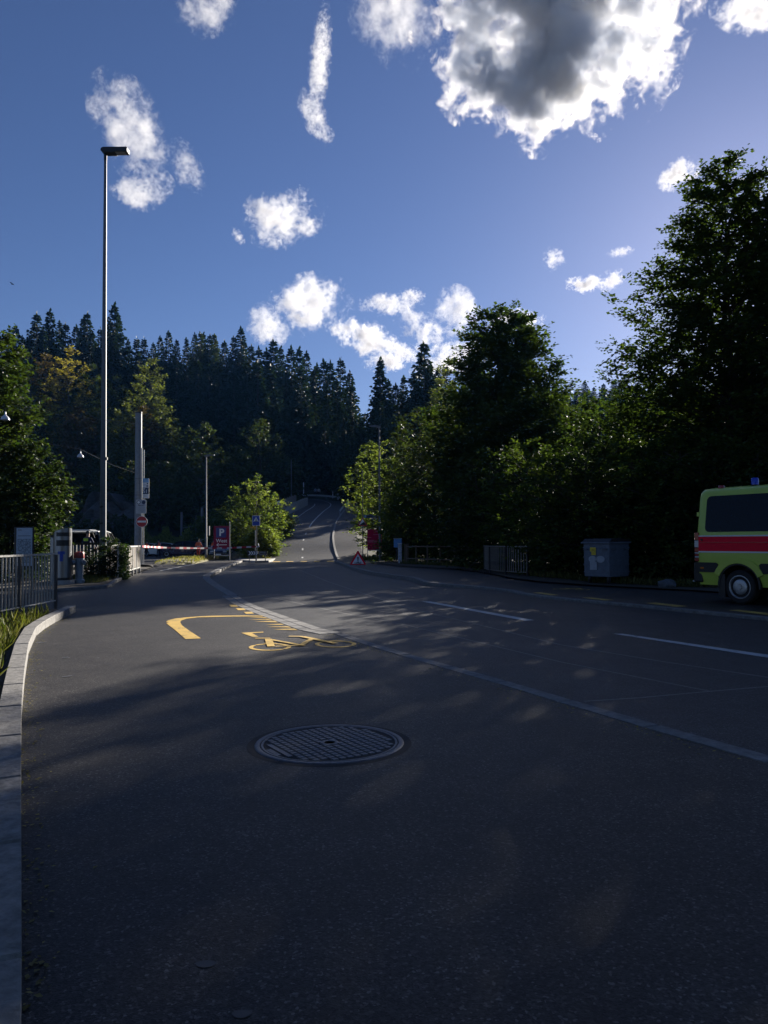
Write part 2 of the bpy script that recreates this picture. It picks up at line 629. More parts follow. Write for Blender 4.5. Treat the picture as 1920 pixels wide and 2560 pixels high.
# ------------------------------------------------------------------ leaves
def leaf_obj(name, P, D, S, m, parent=None, wid=.32, nup=.7, tint=None, flat=False):
    N = len(P)
    D = D / np.maximum(np.linalg.norm(D, axis=1, keepdims=True), 1e-6)
    nn = nrng.normal(size=(N, 3)) * (1 - nup)
    nn[:, 2] += nup
    side = np.cross(D, nn)
    side /= np.maximum(np.linalg.norm(side, axis=1, keepdims=True), 1e-6)
    up = np.cross(side, D)
    S = S[:, None]
    w = wid * (0.8 + .4 * nrng.random((N, 1)))
    V = np.empty((N, 4, 3), np.float32)
    V[:, 0] = P
    V[:, 1] = P + D * S * .45 + side * S * w + up * S * .07
    V[:, 2] = P + D * S
    V[:, 3] = P + D * S * .45 - side * S * w + up * S * .07
    me = bpy.data.meshes.new(name)
    me.vertices.add(N * 4)
    me.vertices.foreach_set('co', V.reshape(-1))
    idx = np.array([0, 1, 2, 0, 2, 3])[None] + (np.arange(N) * 4)[:, None]
    me.loops.add(N * 6)
    me.loops.foreach_set('vertex_index', idx.reshape(-1).astype(np.int32))
    me.polygons.add(N * 2)
    me.polygons.foreach_set('loop_start', np.arange(N * 2, dtype=np.int32) * 3)
    me.update(calc_edges=True)
    at_ = me.attributes.new('tint', 'FLOAT', 'POINT')
    tv = nrng.random(N) if tint is None else tint
    at_.data.foreach_set('value', np.repeat(tv, 4).astype(np.float32))
    me.materials.append(m)
    return link(name, me, parent)


def rvec(n):
    v = nrng.normal(size=(n, 3))
    return v / np.linalg.norm(v, axis=1, keepdims=True)


def sprays(P0, D0, L, nl, size, spread=.75):
    """leaves set alternately along twigs starting at P0 in direction D0"""
    n = len(P0)
    t = (np.arange(nl) + .5) / nl
    t = np.broadcast_to(t, (n, nl)) + nrng.uniform(-.04, .04, (n, nl))
    sag = np.zeros((n, nl, 3))
    sag[:, :, 2] = -.16 * (t ** 2) * L[:, None]
    pts = P0[:, None] + D0[:, None] * (t * L[:, None])[:, :, None] + sag
    up = np.array([0, 0, 1.0])
    side = np.cross(D0, up[None] + rvec(n) * .35)
    side /= np.maximum(np.linalg.norm(side, axis=1, keepdims=True), 1e-6)
    sgn = np.where(np.arange(nl) % 2 == 0, 1., -1.)[None, :, None]
    ld = D0[:, None] * (1 - spread * .5) + side[:, None] * sgn * spread + nrng.normal(size=(n, nl, 3)) * .22
    ld[:, :, 2] -= .18
    s = size * nrng.uniform(.7, 1.25, (n, nl)) * (1.1 - .35 * t)
    pts = pts + nrng.normal(size=pts.shape) * size * .25
    return pts.reshape(-1, 3), ld.reshape(-1, 3), s.reshape(-1)


def broadleaf(name, label, cat, loc, H, prof, leaf, n_branch, twigs, nl, leafsize, group=None, trunk_r=.2, z0=.2, up=.5, twl=1., seed=1, lean=(0, 0), stems=1, lump=.28, limbs=True):
    """prof: [(height fraction, radius m)] of the crown; leaves sit on twigs along real branches."""
    global nrng
    keep = nrng
    nrng = np.random.default_rng(seed)
    rr = random.Random(seed)
    root = thing(name, label, cat, loc, group=group)
    hs = np.array([p[0] for p in prof]) * H
    rs = np.array([p[1] for p in prof])
    wt = np.interp(np.linspace(hs[0], hs[-1], 60), hs, rs)
    cdf = np.cumsum(wt + .15 * wt.max())
    cdf /= cdf[-1]
    tb = B()
    for sidx in range(stems):
        a = rr.uniform(0, 6.28)
        o = Vector((math.cos(a), math.sin(a), 0)) * (0 if stems == 1 else rr.uniform(.1, .35) * rs.max())
        pts = []
        for k in range(7):
            f = k / 6
            pts.append((o.x * (.3 + f) + lean[0] * f + rr.uniform(-.06, .06) * H * .06 * k, o.y * (.3 + f) + lean[1] * f + rr.uniform(-.06, .06) * H * .06 * k, f * H * .9 - .25 * (k == 0)))
        tb.tube(pts, [trunk_r * (1.25 if k == 0 else 1) * (1 - .9 * k / 6.3) for k in range(7)], 7)
    PP, DD, SS = [], [], []
    for i in range(n_branch):
        z = float(np.interp((i + rr.random()) / n_branch, cdf, np.linspace(hs[0], hs[-1], 60)))
        az = i * 2.39996 + rr.uniform(-.35, .35)
        r = float(np.interp(z, hs, rs)) * (1 + lump * mnoise.noise((math.cos(az) * 1.5 + seed, math.sin(az) * 1.5, z * .45)) + rr.uniform(-.10, .10))
        f = z / H
        ax = Vector((lean[0] * f, lean[1] * f, 0))
        tip = ax + Vector((math.cos(az) * r, math.sin(az) * r, z))
        rise = up * r * .9
        zs = max(z0 * H * .6, z - rise)
        st = Vector((lean[0] * zs / H, lean[1] * zs / H, zs))
        mid = st.lerp(tip, .5) + Vector((0, 0, .08 * r))
        if limbs:
            tb.tube([st, mid, tip], [max(.015, trunk_r * .28 * (1 - f * .7)), .02 + trunk_r * .08, .008], 5, cap=False)
        k = max(3, int(twigs * (.5 + .5 * r / max(rs.max(), .1))))
        tt = nrng.uniform(.30, 1.0, k)
        d = (tip - st)
        Lb = max(d.length, .2)
        base = np.array(st)[None] + np.array(d)[None] * tt[:, None]
        base[:, 2] += .08 * r * np.sin(tt * 3.14)
        base += nrng.normal(size=base.shape) * .07 * Lb
        out = np.array(d.normalized())
        sd = np.array((-math.sin(az), math.cos(az), 0))
        dirs = out[None] * nrng.uniform(.3, 1, (k, 1)) + sd[None] * nrng.normal(size=(k, 1)) * .75 + np.array((0, 0, 1.))[None] * nrng.normal(.10 + .35 * max(0, f - .6), .30, (k, 1))
        dirs /= np.linalg.norm(dirs, axis=1, keepdims=True)
        L = twl * nrng.uniform(.55, 1.2, k) * (.55 + .45 * (1 - f))
        p, q, s_ = sprays(base, dirs, L, nl, leafsize)
        PP.append(p); DD.append(q); SS.append(s_)
    P, D, S = np.concatenate(PP), np.concatenate(DD), np.concatenate(SS)
    clump = np.array([mnoise.noise((x * .5 + seed, y * .5, z * .5)) for x, y, z in P[::nl]])
    tint = np.clip(.5 + np.repeat(clump, nl)[:len(P)] * .7 + nrng.normal(size=len(P)) * .22, 0, 1)
    tb.build('trunk', BARK, root)
    leaf_obj('crown', P, D, S, leaf, root, tint=tint)
    nrng = keep
    return root


def conifer_meshes(seed, H, rad, m, ragged=.25, droop=.35):
    rg = np.random.default_rng(seed)
    P, D, S = [], [], []
    nw = int(H * 1.9)
    start = .08
    for w in range(nw):
        f = start + (1 - start) * (w + rg.random() * .6) / nw
        z = H * f
        rr = rad * min(1, (1 - f) * 1.25) ** .85 * (1 + rg.normal() * ragged * .45) + .15
        nb = int(10 + rg.integers(0, 3) - 4 * f)
        for k in range(nb):
            az = rg.random() * 6.283
            L = rr * rg.uniform(1 - ragged, 1 + ragged * .8)
            dirv = np.array((math.cos(az), math.sin(az), .30 - droop * (1 - f) * 1.5))
            tang = np.array((-math.sin(az), math.cos(az), 0))
            nseg = max(2, int(L / .62))
            for q in range(nseg):
                t = (q + .5) / nseg
                p = np.array((0, 0, z)) + dirv * L * t + np.array((0, 0, .22 * L * t * t))
                for sgn in (-1, 1, 0):
                    dd = dirv + sgn * tang * .85 + rg.normal(size=3) * .25
                    dd[2] -= .45
                    P.append(p); D.append(dd); S.append(rg.uniform(.9, 1.5) * (.5 + .5 * (1 - f)))
    for q in range(7):
        P.append(np.array((0, 0, H - .3 * q))); D.append(np.array((rg.normal() * .25, rg.normal() * .25, 1.))); S.append(1.)
    return np.array(P), np.array(D), np.array(S)


def conifer(name, label, loc, H, rad, seed, m, group, ragged=.25, droop=.35):
    root = thing(name, label, 'tree', loc, group=group)
    P, D, S = conifer_meshes(seed, H, rad, m, ragged, droop)
    B().tube([(0, 0, -1), (0, 0, H * .5), (0, 0, H * .98)], [.30, .18, .03], 6).build('trunk', BARK, root)
    leaf_obj('crown', P, D, S, m, root, wid=.30, nup=.5)
    return root


# ------------------------------------------------------------------ THE SETTING: ground
ROADPTS = [(60, -.2), (66, .25), (72, 1.25), (80, 2.2), (92, 3.65), (106, 5.4), (118, 6.8), (128, 7.9), (138, 9.3)]


def hill_z(y):
    if y <= 60:
        return zg(y)
    if y >= 138:
        return 9.3 + (y - 138) * .37
    for (a, za), (b, zb) in zip(ROADPTS, ROADPTS[1:]):
        if a <= y <= b:
            return za + (zb - za) * (y - a) / (b - a)


def terrain(x, y):
    base = zg(y) - .09 if y < 62 else -.29
    left = base + .37 * max(0, y - 112) if y > 62 else base
    left += 6 * sstep(88, 112, y) * sstep(-24, -34, x)
    if y > 138:
        left = max(left, 9.2 + (y - 138) * .37)
    k = sstep(82, 96, y)
    w = sstep(-14.5 - 6 * k, -11 - 3 * k, x) * (1 - .75 * sstep(0, 18, x))
    c = hill_z(y) - .14
    z = left * (1 - w) + c * w if y > 60 else base
    z = min(z, 36 + 4 * mnoise.noise((x * .02, y * .02, 3)))
    valley = math.exp(-((x + 12) / 13) ** 2) * sstep(138, 190, y) * 12
    z -= valley
    if y > 75:
        z += .6 * mnoise.noise((x * .06, y * .06, 0)) * sstep(75, 100, y) * (1 - sstep(-22, -14, x) * (1 - sstep(4, 12, x)) * (y < 142))
    if x > 24 and 5 < y < 62:
        z += .0
    return z


xs = sorted(set([-420, -330, -250, -180] + list(range(-140, 141, 4)) + [180, 250, 330, 420]))
ys = sorted(set([-300, -120, -60, -30] + list(range(-20, 62, 8)) + list(range(60, 236, 3)) + [250, 280, 330, 420]))
gb = B()
gv = [(x, y, terrain(x, y)) for y in ys for x in xs]
nx = len(xs)
gb.add(gv, [(j * nx + i, j * nx + i + 1, (j + 1) * nx + i + 1, (j + 1) * nx + i) for j in range(len(ys) - 1) for i in range(nx - 1)], 0, True)
ground = gb.build('ground', FLOOR, recalc=False)
tag(ground, 'dark forest floor and wooded hillside rising behind the road', kind='structure')

# road sheet under everything near, then the raised path, pavement and verges
sheet('road', [(-46, -8), (46, -8), (46, 61), (2, 61), (-3.2, 61.5), (-10.5, 61.5), (-10.5, 92), (-46, 92)], road_z, A_ROAD, 'dark asphalt main road running from the van towards the hill')

KERB_PX = [(2380, 2030), (1920, 1900), (1554, 1796), (1277, 1713), (1000, 1634), (920, 1610), (843, 1583), (792, 1573), (720, 1548), (660, 1527), (617, 1510), (582, 1489), (552, 1471), (530, 1457), (517, 1446), (515, 1440), (526, 1434), (545, 1424), (564, 1416), (600, 1402), (640, 1399)]
KW = [G(x, y, path_z) for x, y in KERB_PX]
LEFT_PX = [(36, 2900), (42, 2560), (46, 2000), (49, 1800), (58, 1705), (69, 1633), (90, 1586), (127, 1561), (163, 1543), (188, 1530)]
LW = [G(x, y, path_z) for x, y in LEFT_PX]
right_edge = [(3.2, -3), (3.1, 2.0)] + [(p.x, p.y) for p in KW[1:]]
path_poly = right_edge + [(-12, 60.5), (-30, 60.5), (-22, 44)]
path_poly += [(p.x, p.y) for p in gpoly([(345, 1425), (286, 1456), (271, 1470), (154, 1479)], path_z)] + [(-16, 22.6), (-16, 16.5)]
path_poly += [(p.x, p.y) for p in reversed(LW)] + [(-.6, 0), (-.4, -3)]
sheet('footpath', path_poly, path_z, A_PATH, 'grey brown asphalt foot and cycle path in the foreground')

# right-hand pavement
WF_PX = [(840, 1402), (852, 1406), (883, 1418), (931, 1430), (1000, 1439), (1035, 1443), (1061, 1454), (1130, 1462), (1203, 1466), (1275, 1474), (1318, 1485), (1405, 1495), (1480, 1502), (1557, 1508), (1745, 1527), (1920, 1544), (2300, 1582), (3200, 1690)]
WB_PX = [(3200, 1590), (2300, 1520), (1920, 1492), (1732, 1479), (1557, 1470), (1480, 1466), (1347, 1457), (1275, 1448), (1214, 1434), (1145, 1425), (1000, 1417), (925, 1408)]
WF = [G(x, y, walk_z) for x, y in WF_PX]
WBk = [G(x, y, walk_z) for x, y in WB_PX]
walk_poly = [(p.x, p.y) for p in WF] + [(p.x, p.y) for p in WBk] + [(.4, 60.5), (-3.4, 60.5)]
sheet('pavement', walk_poly, walk_z, A_PATH, 'asphalt pavement along the far side of the road under the trees')


def verge_z(x, y):
    return path_z(x, y) + .05


# verges
vl = [(p.x - .12, p.y) for p in LW] + [(-7.6, 15.9), (-30, 15.9), (-30, -3), (-1.4, -3)]
sheet('verge', vl, verge_z, SOIL, 'earth verge behind the curved granite kerb')
vm = [(p.x, p.y) for p in gpoly([(154, 1477), (271, 1468), (286, 1454), (349, 1432)], path_z)] + [(-13.2, 45), (-44, 45), (-44, 23.3)]
sheet('planted_bed', vm, verge_z, SOIL, 'earth bed with grass round the hydrant and lamp post')
vr = [(p.x + .1, p.y + .15) for p in WBk] + [(.6, 60.8), (46, 60.8), (46, 3)]
sheet('wooded_verge', vr, lambda x, y: walk_z(x, y) + .03, SOIL, 'earth under the shrubs behind the far pavement')

# the mound of dry turf in front of the car park
mp = gpoly([(383, 1411), (444, 1413), (487, 1410), (532, 1400), (580, 1396), (520, 1394), (452, 1398), (415, 1404)], path_z)
mb = B()
mc = sum(mp, Vector()) / len(mp)
ringo = resample([(p.x, p.y) for p in mp] + [(mp[0].x, mp[0].y)], .8)
mv = []
for f, hgt in ((1, 0.0), (.93, .12), (.7, .22), (.35, .28)):
    mv += [(mc.x + (p.x - mc.x) * f, mc.y + (p.y - mc.y) * f, path_z(p.x, mc.y + (p.y - mc.y) * f) + hgt + (rnd.uniform(-.03, .03) if f < 1 else -.05)) for p in ringo]
nr = len(ringo)
mb.add(mv + [(mc.x, mc.y, path_z(mc.x, mc.y) + .28)], [(j * nr + i, j * nr + (i + 1) % nr, (j + 1) * nr + (i + 1) % nr, (j + 1) * nr + i) for j in range(3) for i in range(nr)] + [(3 * nr + i, 3 * nr + (i + 1) % nr, 4 * nr) for i in range(nr)], 0, True)
tag(mb.build('turf_mound', DRYGRASS), 'low mound of dry turf before the car park', kind='structure')

# hill road ribbon
CL = [(-6.2, 58.5), (-6.4, 60), (-7.0, 66), (-7.6, 72), (-8.1, 80), (-8.5, 92), (-8.35, 106), (-8.1, 114), (-8.4, 121), (-9.8, 128), (-12.6, 133), (-16, 136.5), (-21, 138.5), (-30, 140), (-44, 141)]
HZ = [-.2, -.2, .25, 1.25, 2.2, 3.65, 5.4, 6.35, 7.15, 7.9, 8.6, 9.0, 9.3, 9.8, 10.5]


def catmull(p, n=6):
    out = []
    for i in range(len(p) - 1):
        a, b, c, d = Vector(p[max(i - 1, 0)]), Vector(p[i]), Vector(p[i + 1]), Vector(p[min(i + 2, len(p) - 1)])
        for k in range(n):
            t = k / n
            out.append(.5 * ((2 * b) + (c - a) * t + (2 * a - 5 * b + 4 * c - d) * t * t + (3 * b - a - 3 * c + d) * t ** 3))
    out.append(Vector(p[-1]))
    return out


HC = catmull([(x, y, z) for (x, y), z in zip(CL, HZ)])
HN = []
for i, p in enumerate(HC):
    d = (HC[min(i + 1, len(HC) - 1)] - HC[max(i - 1, 0)])
    d.z = 0
    d.normalize()
    HN.append(Vector((d.y, -d.x, 0)))


def ribbon(name, i0, i1, a, b, lift, m, label=None, kind=None, parent=None, a1=None, b1=None, thick=0.):
    bb = B()
    vs = []
    for i in range(i0, i1 + 1):
        f = (i - i0) / max(1, i1 - i0)
        oa = a + ((a1 if a1 is not None else a) - a) * f
        ob = b + ((b1 if b1 is not None else b) - b) * f
        for o in (oa, ob):
            q = HC[i] + HN[i] * o
            vs.append((q.x, q.y, q.z + lift))
    n = i1 - i0 + 1
    fs = [(2 * i, 2 * i + 1, 2 * i + 3, 2 * i + 2) for i in range(n - 1)]
    if thick:
        off = len(vs)
        vs += [(x, y, z - thick) for x, y, z in vs]
        fs += [(2 * i, 2 * i + 2, 2 * i + 2 + off, 2 * i + off) for i in range(n - 1)] + [(2 * i + 1, 2 * i + 1 + off, 2 * i + 3 + off, 2 * i + 3) for i in range(n - 1)]
        fs += [(0, off, off + 1, 1), (2 * n - 2, 2 * n - 1, 2 * n - 1 + off, 2 * n - 2 + off)]
    bb.add(vs, fs)
    return tag(bb.build(name, m, parent), label, None, None, kind)


nH = len(HC)
hillroad = ribbon('hill_road', 0, nH - 1, -2.75, 2.75, .006, A_HILL, 'asphalt road climbing the hill and bending left', 'structure')
ribbon('layby', 22, 56, -5.4, -2.76, .004, A_HILL, 'strip of asphalt beside the hill road before the concrete wall', 'structure', a1=-4.6)
ribbon('hill_path', 6, 44, 2.95, 5.2, .09, A_PATH, 'narrow asphalt path climbing beside the hill road', 'structure', thick=.3)
kk = thing('hill_kerb', 'pale kerb between the hill road and its side path', None, kind='structure')
for i in range(6, 44):
    ribbon('kerb_stone', i, i + 1, 2.76, 2.94, .12, STONE, parent=kk, thick=.3)

# ------------------------------------------------------------------ kerbs and pavers
kerb('flush granite kerb between the cycle path and the road', [(p.x, p.y) for p in KW[:6]] + [tuple((KW[5].lerp(KW[6], .95)).xy)], .15, lambda x, y: path_z(x, y) + .006, 1.0, STONE2)
pv = [(p.x, p.y) for p in KW[6:12]]
for s_ in (-.197, .0):
    kerb('row of flush granite pavers beside the yellow dashes, %s' % {-.197: 'next to the path', .0: 'next to the road'}[s_], pv, .185, lambda x, y: path_z(x, y) + .006, .62, STONE2, side=s_, name='paver_row', piece='paver')
kerb('raised pale granite kerb curving round the end of the path', [(p.x, p.y) for p in KW[11:]], .26, lambda x, y: path_z(x, y) + .012, 1.0, STONE)
kerb('curved granite kerb along the fenced verge beside the path', [(p.x - .075, p.y) for p in reversed(LW[:])], .16, lambda x, y: path_z(x, y) + .13, 1.0, STONE, depth=.35)
kerb('granite kerb along the far pavement', [(p.x, p.y) for p in WF], .20, lambda x, y: walk_z(x, y) + .008, 1.0, STONE2)
be = gpoly([(60, 1483), (154, 1479), (271, 1470), (288, 1456), (300, 1450)], path_z)
kerb('low dark kerb round the planted bed', [(p.x, p.y) for p in be], .12, lambda x, y: path_z(x, y) + .09, .8, STONE2)

# traffic island
ip = gpoly([(588, 1404), (640, 1407), (672, 1406), (690, 1401), (676, 1398), (640, 1398), (605, 1399)], road_z)
isl = B()
isl.slab([(p.x, p.y) for p in ip], zg(55) - .1, zg(52) + .12)
tag(isl.build('traffic_island', CONCRETE, bevel=.03), 'small pale concrete traffic island under the chevron board', kind='structure')


# ------------------------------------------------------------------ painted markings (thin sheets)
def paint(label, polys, zf, m, name='road_marking', lift=.005, piece='stripe', cat='road marking', px=True):
    root = thing(name, label, cat)
    for q in polys:
        pts = [G(x, y, zf) for x, y in q] if px else [Vector((x, y, 0)) for x, y in q]
        o = sheet(piece, [(p.x, p.y) for p in pts], zf, m, None, lift, parent=root)
    return root


def z7(q):
    return [(380 + x / 2.592, 1440 + y / 2.592) for x, y in q]


paint('white lane dash before the dumpster on the main road', [[(1053, 1504), (1075, 1504), (1336, 1551), (1312, 1552.5)]], road_z, WHITE_P)
paint('white lane dash nearest the van on the main road', [[(1532, 1585), (1556, 1585), (2120, 1667), (2120, 1676)]], road_z, WHITE_P)
paint('five yellow crossing bars before the hill road', [[(640 + a / 3.95, 1405), (640 + (b - 14) / 3.95, 1405), (640 + b / 3.95, 1401.5), (640 + (a + 14) / 3.95, 1401.5)] for a, b in ((160, 250), (295, 378), (435, 512), (567, 640), (697, 775))], road_z, YELLOW, lift=.008)
paint('yellow cycle lane dashes on the far pavement', [[(1330, 1481.5), (1349, 1481), (1398, 1488), (1376, 1488.5)], [(1453, 1494.5), (1475, 1494), (1536, 1500.5), (1512, 1501.5)], [(1613, 1508), (1640, 1507), (1719, 1516), (1690, 1517.5)], [(1820, 1526), (1848, 1525), (1990, 1541), (1960, 1543)]], walk_z, YELLOW)
paint('yellow curved arrow sweeping across the path towards the kerb', [z7(q) for q in [
    [(217, 410), (318, 406), (240, 355), (195, 322), (182, 300), (110, 300), (93, 308), (115, 325), (150, 352)],
    [(182, 300), (190, 290), (225, 278), (300, 270), (400, 267), (480, 265), (600, 264), (735, 264), (730, 259), (600, 257), (480, 258), (380, 259), (300, 263), (200, 271), (150, 277), (105, 288), (90, 300)][:17]]], path_z, YELLOW)
paint('three short yellow dashes beside the paver strip', [z7(q) for q in [[(498, 187), (545, 187), (562, 199), (512, 200)], [(543, 210), (593, 210), (609, 222), (558, 223)], [(593, 233), (645, 233), (662, 245), (610, 247)]]], path_z, YELLOW)
paint('yellow bars along the paver strip, shadow cut into their tapering shape', [z7(q) for q in [  # shadow falling across the dashes is built into these tapered outlines
    [(620, 270), (745, 268), (760, 274)], [(625, 285), (765, 278), (782, 285)], [(665, 297), (795, 291), (818, 302)],
    [(735, 317), (838, 311), (856, 318)], [(745, 331), (880, 326), (902, 336)], [(785, 348), (920, 342), (945, 353)]]], path_z, YELLOW)


def strokes(segs, width, zf, m, label, name, T, lines=(), T2=None):
    root = thing(name, label, 'road marking')

    def put(a, b, w):
        a, b = T(a), T(b)
        d = (b - a).normalized()
        n = Vector((-d.y, d.x)) * w / 2
        sheet('stroke', [a + n, a - n, b - n, b + n], zf, m, None, .006 + .0007 * len(root.children), parent=root)
    for s_ in segs:
        if s_[0] == 'ring':
            _, c, r, a0, a1 = s_
            n = 18
            ptsO = [T((c[0] + math.cos(a) * r, c[1] + math.sin(a) * r)) for a in [R(a0 + (a1 - a0) * k / n) for k in range(n + 1)]]
            ptsI = [T((c[0] + math.cos(a) * (r - width), c[1] + math.sin(a) * (r - width))) for a in [R(a0 + (a1 - a0) * k / n) for k in range(n + 1)]]
            sheet('wheel_ring', ptsO + ptsI[::-1], zf, m, None, .005, parent=root)
        else:
            put(s_[1], s_[2], s_[3] if len(s_) > 3 else width)
    T = T2
    for a, b, w in lines:
        put(a, b, w)
    return root


# bicycle symbol in its own plane: x along the bicycle, y up
BIKE = [('ring', (0, 0), .36, 5, 128), ('ring', (0, 0), .36, 134, 300), ('ring', (0, 0), .36, 306, 360), ('ring', (1.15, 0), .36, -50, 100), ('ring', (1.15, 0), .36, 106, 304),
        ('s', (0, 0), (.44, -.02), .09), ('s', (.44, -.02), (.22, .50), .10), ('s', (.27, .36), (.86, .40), .08), ('s', (.44, .0), (.88, .44), .10), ('s', (1.15, 0), (.83, .60), .09), ('s', (.05, .52), (.34, .50), .10), ('s', (.62, .66), (.86, .60), .08)]


def bike_T(px0, px1, zf, k):
    a, b = G(*px0, zf), G(*px1, zf)
    e = (b - a)
    L = Vector((e.x, e.y)).length / 1.15
    ex = Vector((e.x, e.y)).normalized()
    ey = Vector((-ex.y, ex.x))
    return lambda p: Vector((a.x, a.y)) + ex * p[0] * L + ey * p[1] * L * k


FRAME_PX = [((668, 407), (766, 406), .07), ((754, 411), (772, 460), .10), ((728, 440), (806, 441), .06), ((775, 417), (986, 455), .065), ((800, 461), (950, 453), .05),
            ((886, 395), (976, 396), .07), ((972, 397), (1190, 441), .085), ((962, 455), (1038, 412), .075)]
strokes(BIKE[:5], .075, path_z, YELLOW, 'yellow bicycle symbol painted on the path by the manhole', 'bicycle_symbol', bike_T((675, 1618), (839, 1610.5), path_z, 1.25),
        FRAME_PX, lambda p: G(*z7([p])[0], path_z).xy)
strokes(BIKE, .075, walk_z, YELLOW, 'worn yellow bicycle symbol on the far pavement before the dumpster', 'bicycle_symbol', bike_T((1400, 1473), (1456, 1474.5), walk_z, 1.1))
paint('small yellow arrow above the bicycle symbol', [z7([(578, 370), (722, 362), (722, 368), (648, 372), (690, 395), (655, 398)])], path_z, YELLOW)


def seam(label, pix, w, zf, m=SEAM, lift=.003):
    p = [G(x, y, zf) for x, y in pix]
    L, Rr = [], []
    for i, q in enumerate(p):
        d = p[min(i + 1, len(p) - 1)] - p[max(i - 1, 0)]
        n = Vector((-d.y, d.x, 0)).normalized() * w / 2
        L.append(q + n)
        Rr.append(q - n)
    return sheet('road_joint', [(v.x, v.y) for v in L + Rr[::-1]], zf, m, label, lift)


seam('pale joint line along the middle of the near lane', [(719, 1412), (760, 1430), (816, 1453), (1011, 1518), (1200, 1563), (1400, 1612), (1660, 1655), (1960, 1700)], .035, road_z)
seam('pale joint line closest to the flush kerb', [(640, 1485), (860, 1534), (1000, 1560), (1130, 1590), (1400, 1655), (1776, 1729)], .03, road_z)
seam('faint joint crossing the near lane', [(1460, 1754), (1600, 1745), (1776, 1729), (2000, 1710)], .03, road_z)
# markings of the hill road
hm = thing('hill_road_dashes', 'white centre dashes climbing the hill road', 'road marking')
for i0 in (4, 9, 14, 19, 23):
    ribbon('stripe', i0, i0 + 1, -.07, .07, .012, WHITE_P, parent=hm)
ribbon('centre_line', 27, 62, -.07, .07, .012, WHITE_P, 'unbroken white centre line in the bend of the hill road', 'structure')
ribbon('edge_line', 24, 48, -2.55, -2.43, .012, WHITE_P, 'white edge line beside the concrete wall on the hill', 'structure')
seam('white line along the near side of the turf mound', [(401, 1427), (445, 1418), (487, 1411)], .14, path_z, WHITE_P, .005)
paint('pale patch of new asphalt at the foot of the side path', [[(821, 1390), (822, 1372), (850, 1378), (838, 1391)]], road_z, mat('new_asphalt', (.13, .13, .13), .8, var=.2), name='asphalt_patch', cat='road patch', lift=.006)

# ------------------------------------------------------------------ MANHOLE
mh = G(824, 1858, path_z)
man = thing('manhole_cover', 'round cast iron manhole cover with square studs in the path', 'manhole cover', (mh.x, mh.y, mh.z))
b = B()
b.lathe([(.474, .001), (.474, .007), (.478, .009), (.502, .009), (.506, .007), (.510, .001)], 64)
b.build('frame_ring', CAST, man)
b = B()
b.lathe([(.001, .0025), (.50, .0025), (.535, .0025), (.56, .001)], 64)
b.build('recess_plate', CAST_DARK, man)
b = B()
b.lathe([(.450, .002), (.450, .007), (.454, .0085), (.464, .0085), (.467, .002)], 64)
b.build('lid_rim', CAST, man)
b = B()
b.lathe([(.038, .002), (.038, .007), (.045, .009), (.060, .009), (.066, .002)], 28)
b.build('centre_ring', CAST, man)
b = B()
b.lathe([(.001, .0035), (.037, .0035)], 20)
b.build('key_hole', BLACK, man)
b = B()
b.box((0, 0, .005), (.0405, .0405, .0072))
stud_bm = bmesh.new()
tmp = bpy.data.meshes.new('stud')
tmp.from_pydata(b.v, [], b.f)
stud_bm.from_mesh(tmp)
for v in stud_bm.verts:
    if v.co.z > .005:
        v.co.x *= .9
        v.co.y *= .9
bmesh.ops.recalc_face_normals(stud_bm, faces=stud_bm.faces)
stud_bm.to_mesh(tmp)
stud_bm.free()
tmp.materials.append(CAST)
pitch, tw = .0535, R(32)
ca, sa = math.cos(tw), math.sin(tw)
for i in range(-9, 10):
    for j in range(-9, 10):
        u, v = i * pitch, j * pitch
        x, y = u * ca - v * sa, u * sa + v * ca
        rr_ = math.hypot(x, y)
        if rr_ > .424 or rr_ < .075:
            continue
        if (i == -7 and -3 <= j <= 3) or (i == -8 and -2 <= j <= 1):
            continue
        o = link('stud', tmp, man, loc=(x, y, 0))
        o.rotation_euler = (0, 0, tw)
u0, v0 = -7 * pitch, 0.
b = B().box((u0 * ca - v0 * sa, u0 * sa + v0 * ca, .0052), (.034, .345, .0075), rot=tw)
b.build('name_bar', CAST, man)
u0, v0 = -8 * pitch, -.5 * pitch
b = B().box((u0 * ca - v0 * sa, u0 * sa + v0 * ca, .0052), (.036, .17, .0075), rot=tw)
b.build('name_bar', CAST, man)
b = B()
# sealing cut round the frame
pb = B()
for k, (px, py, a_, b_, lab) in enumerate(((514, 2411, .035, .022, 'dark oval patch in the asphalt nearest the bottom kerb'), (604, 2536, .03, .02, 'small dark oval patch in the asphalt at the bottom edge'))):
    c = G(px, py, path_z)
    sheet('tar_spot', [(c.x + a_ * math.cos(t) * (1 + .12 * math.sin(3 * t)), c.y + b_ * math.sin(t)) for t in [6.283 * q / 14 for q in range(14)]], path_z, BLACK, None, .002)
    tag(bpy.data.objects['tar_spot' if k == 0 else 'tar_spot.001'], lab, 'tar spot', kind='thing')


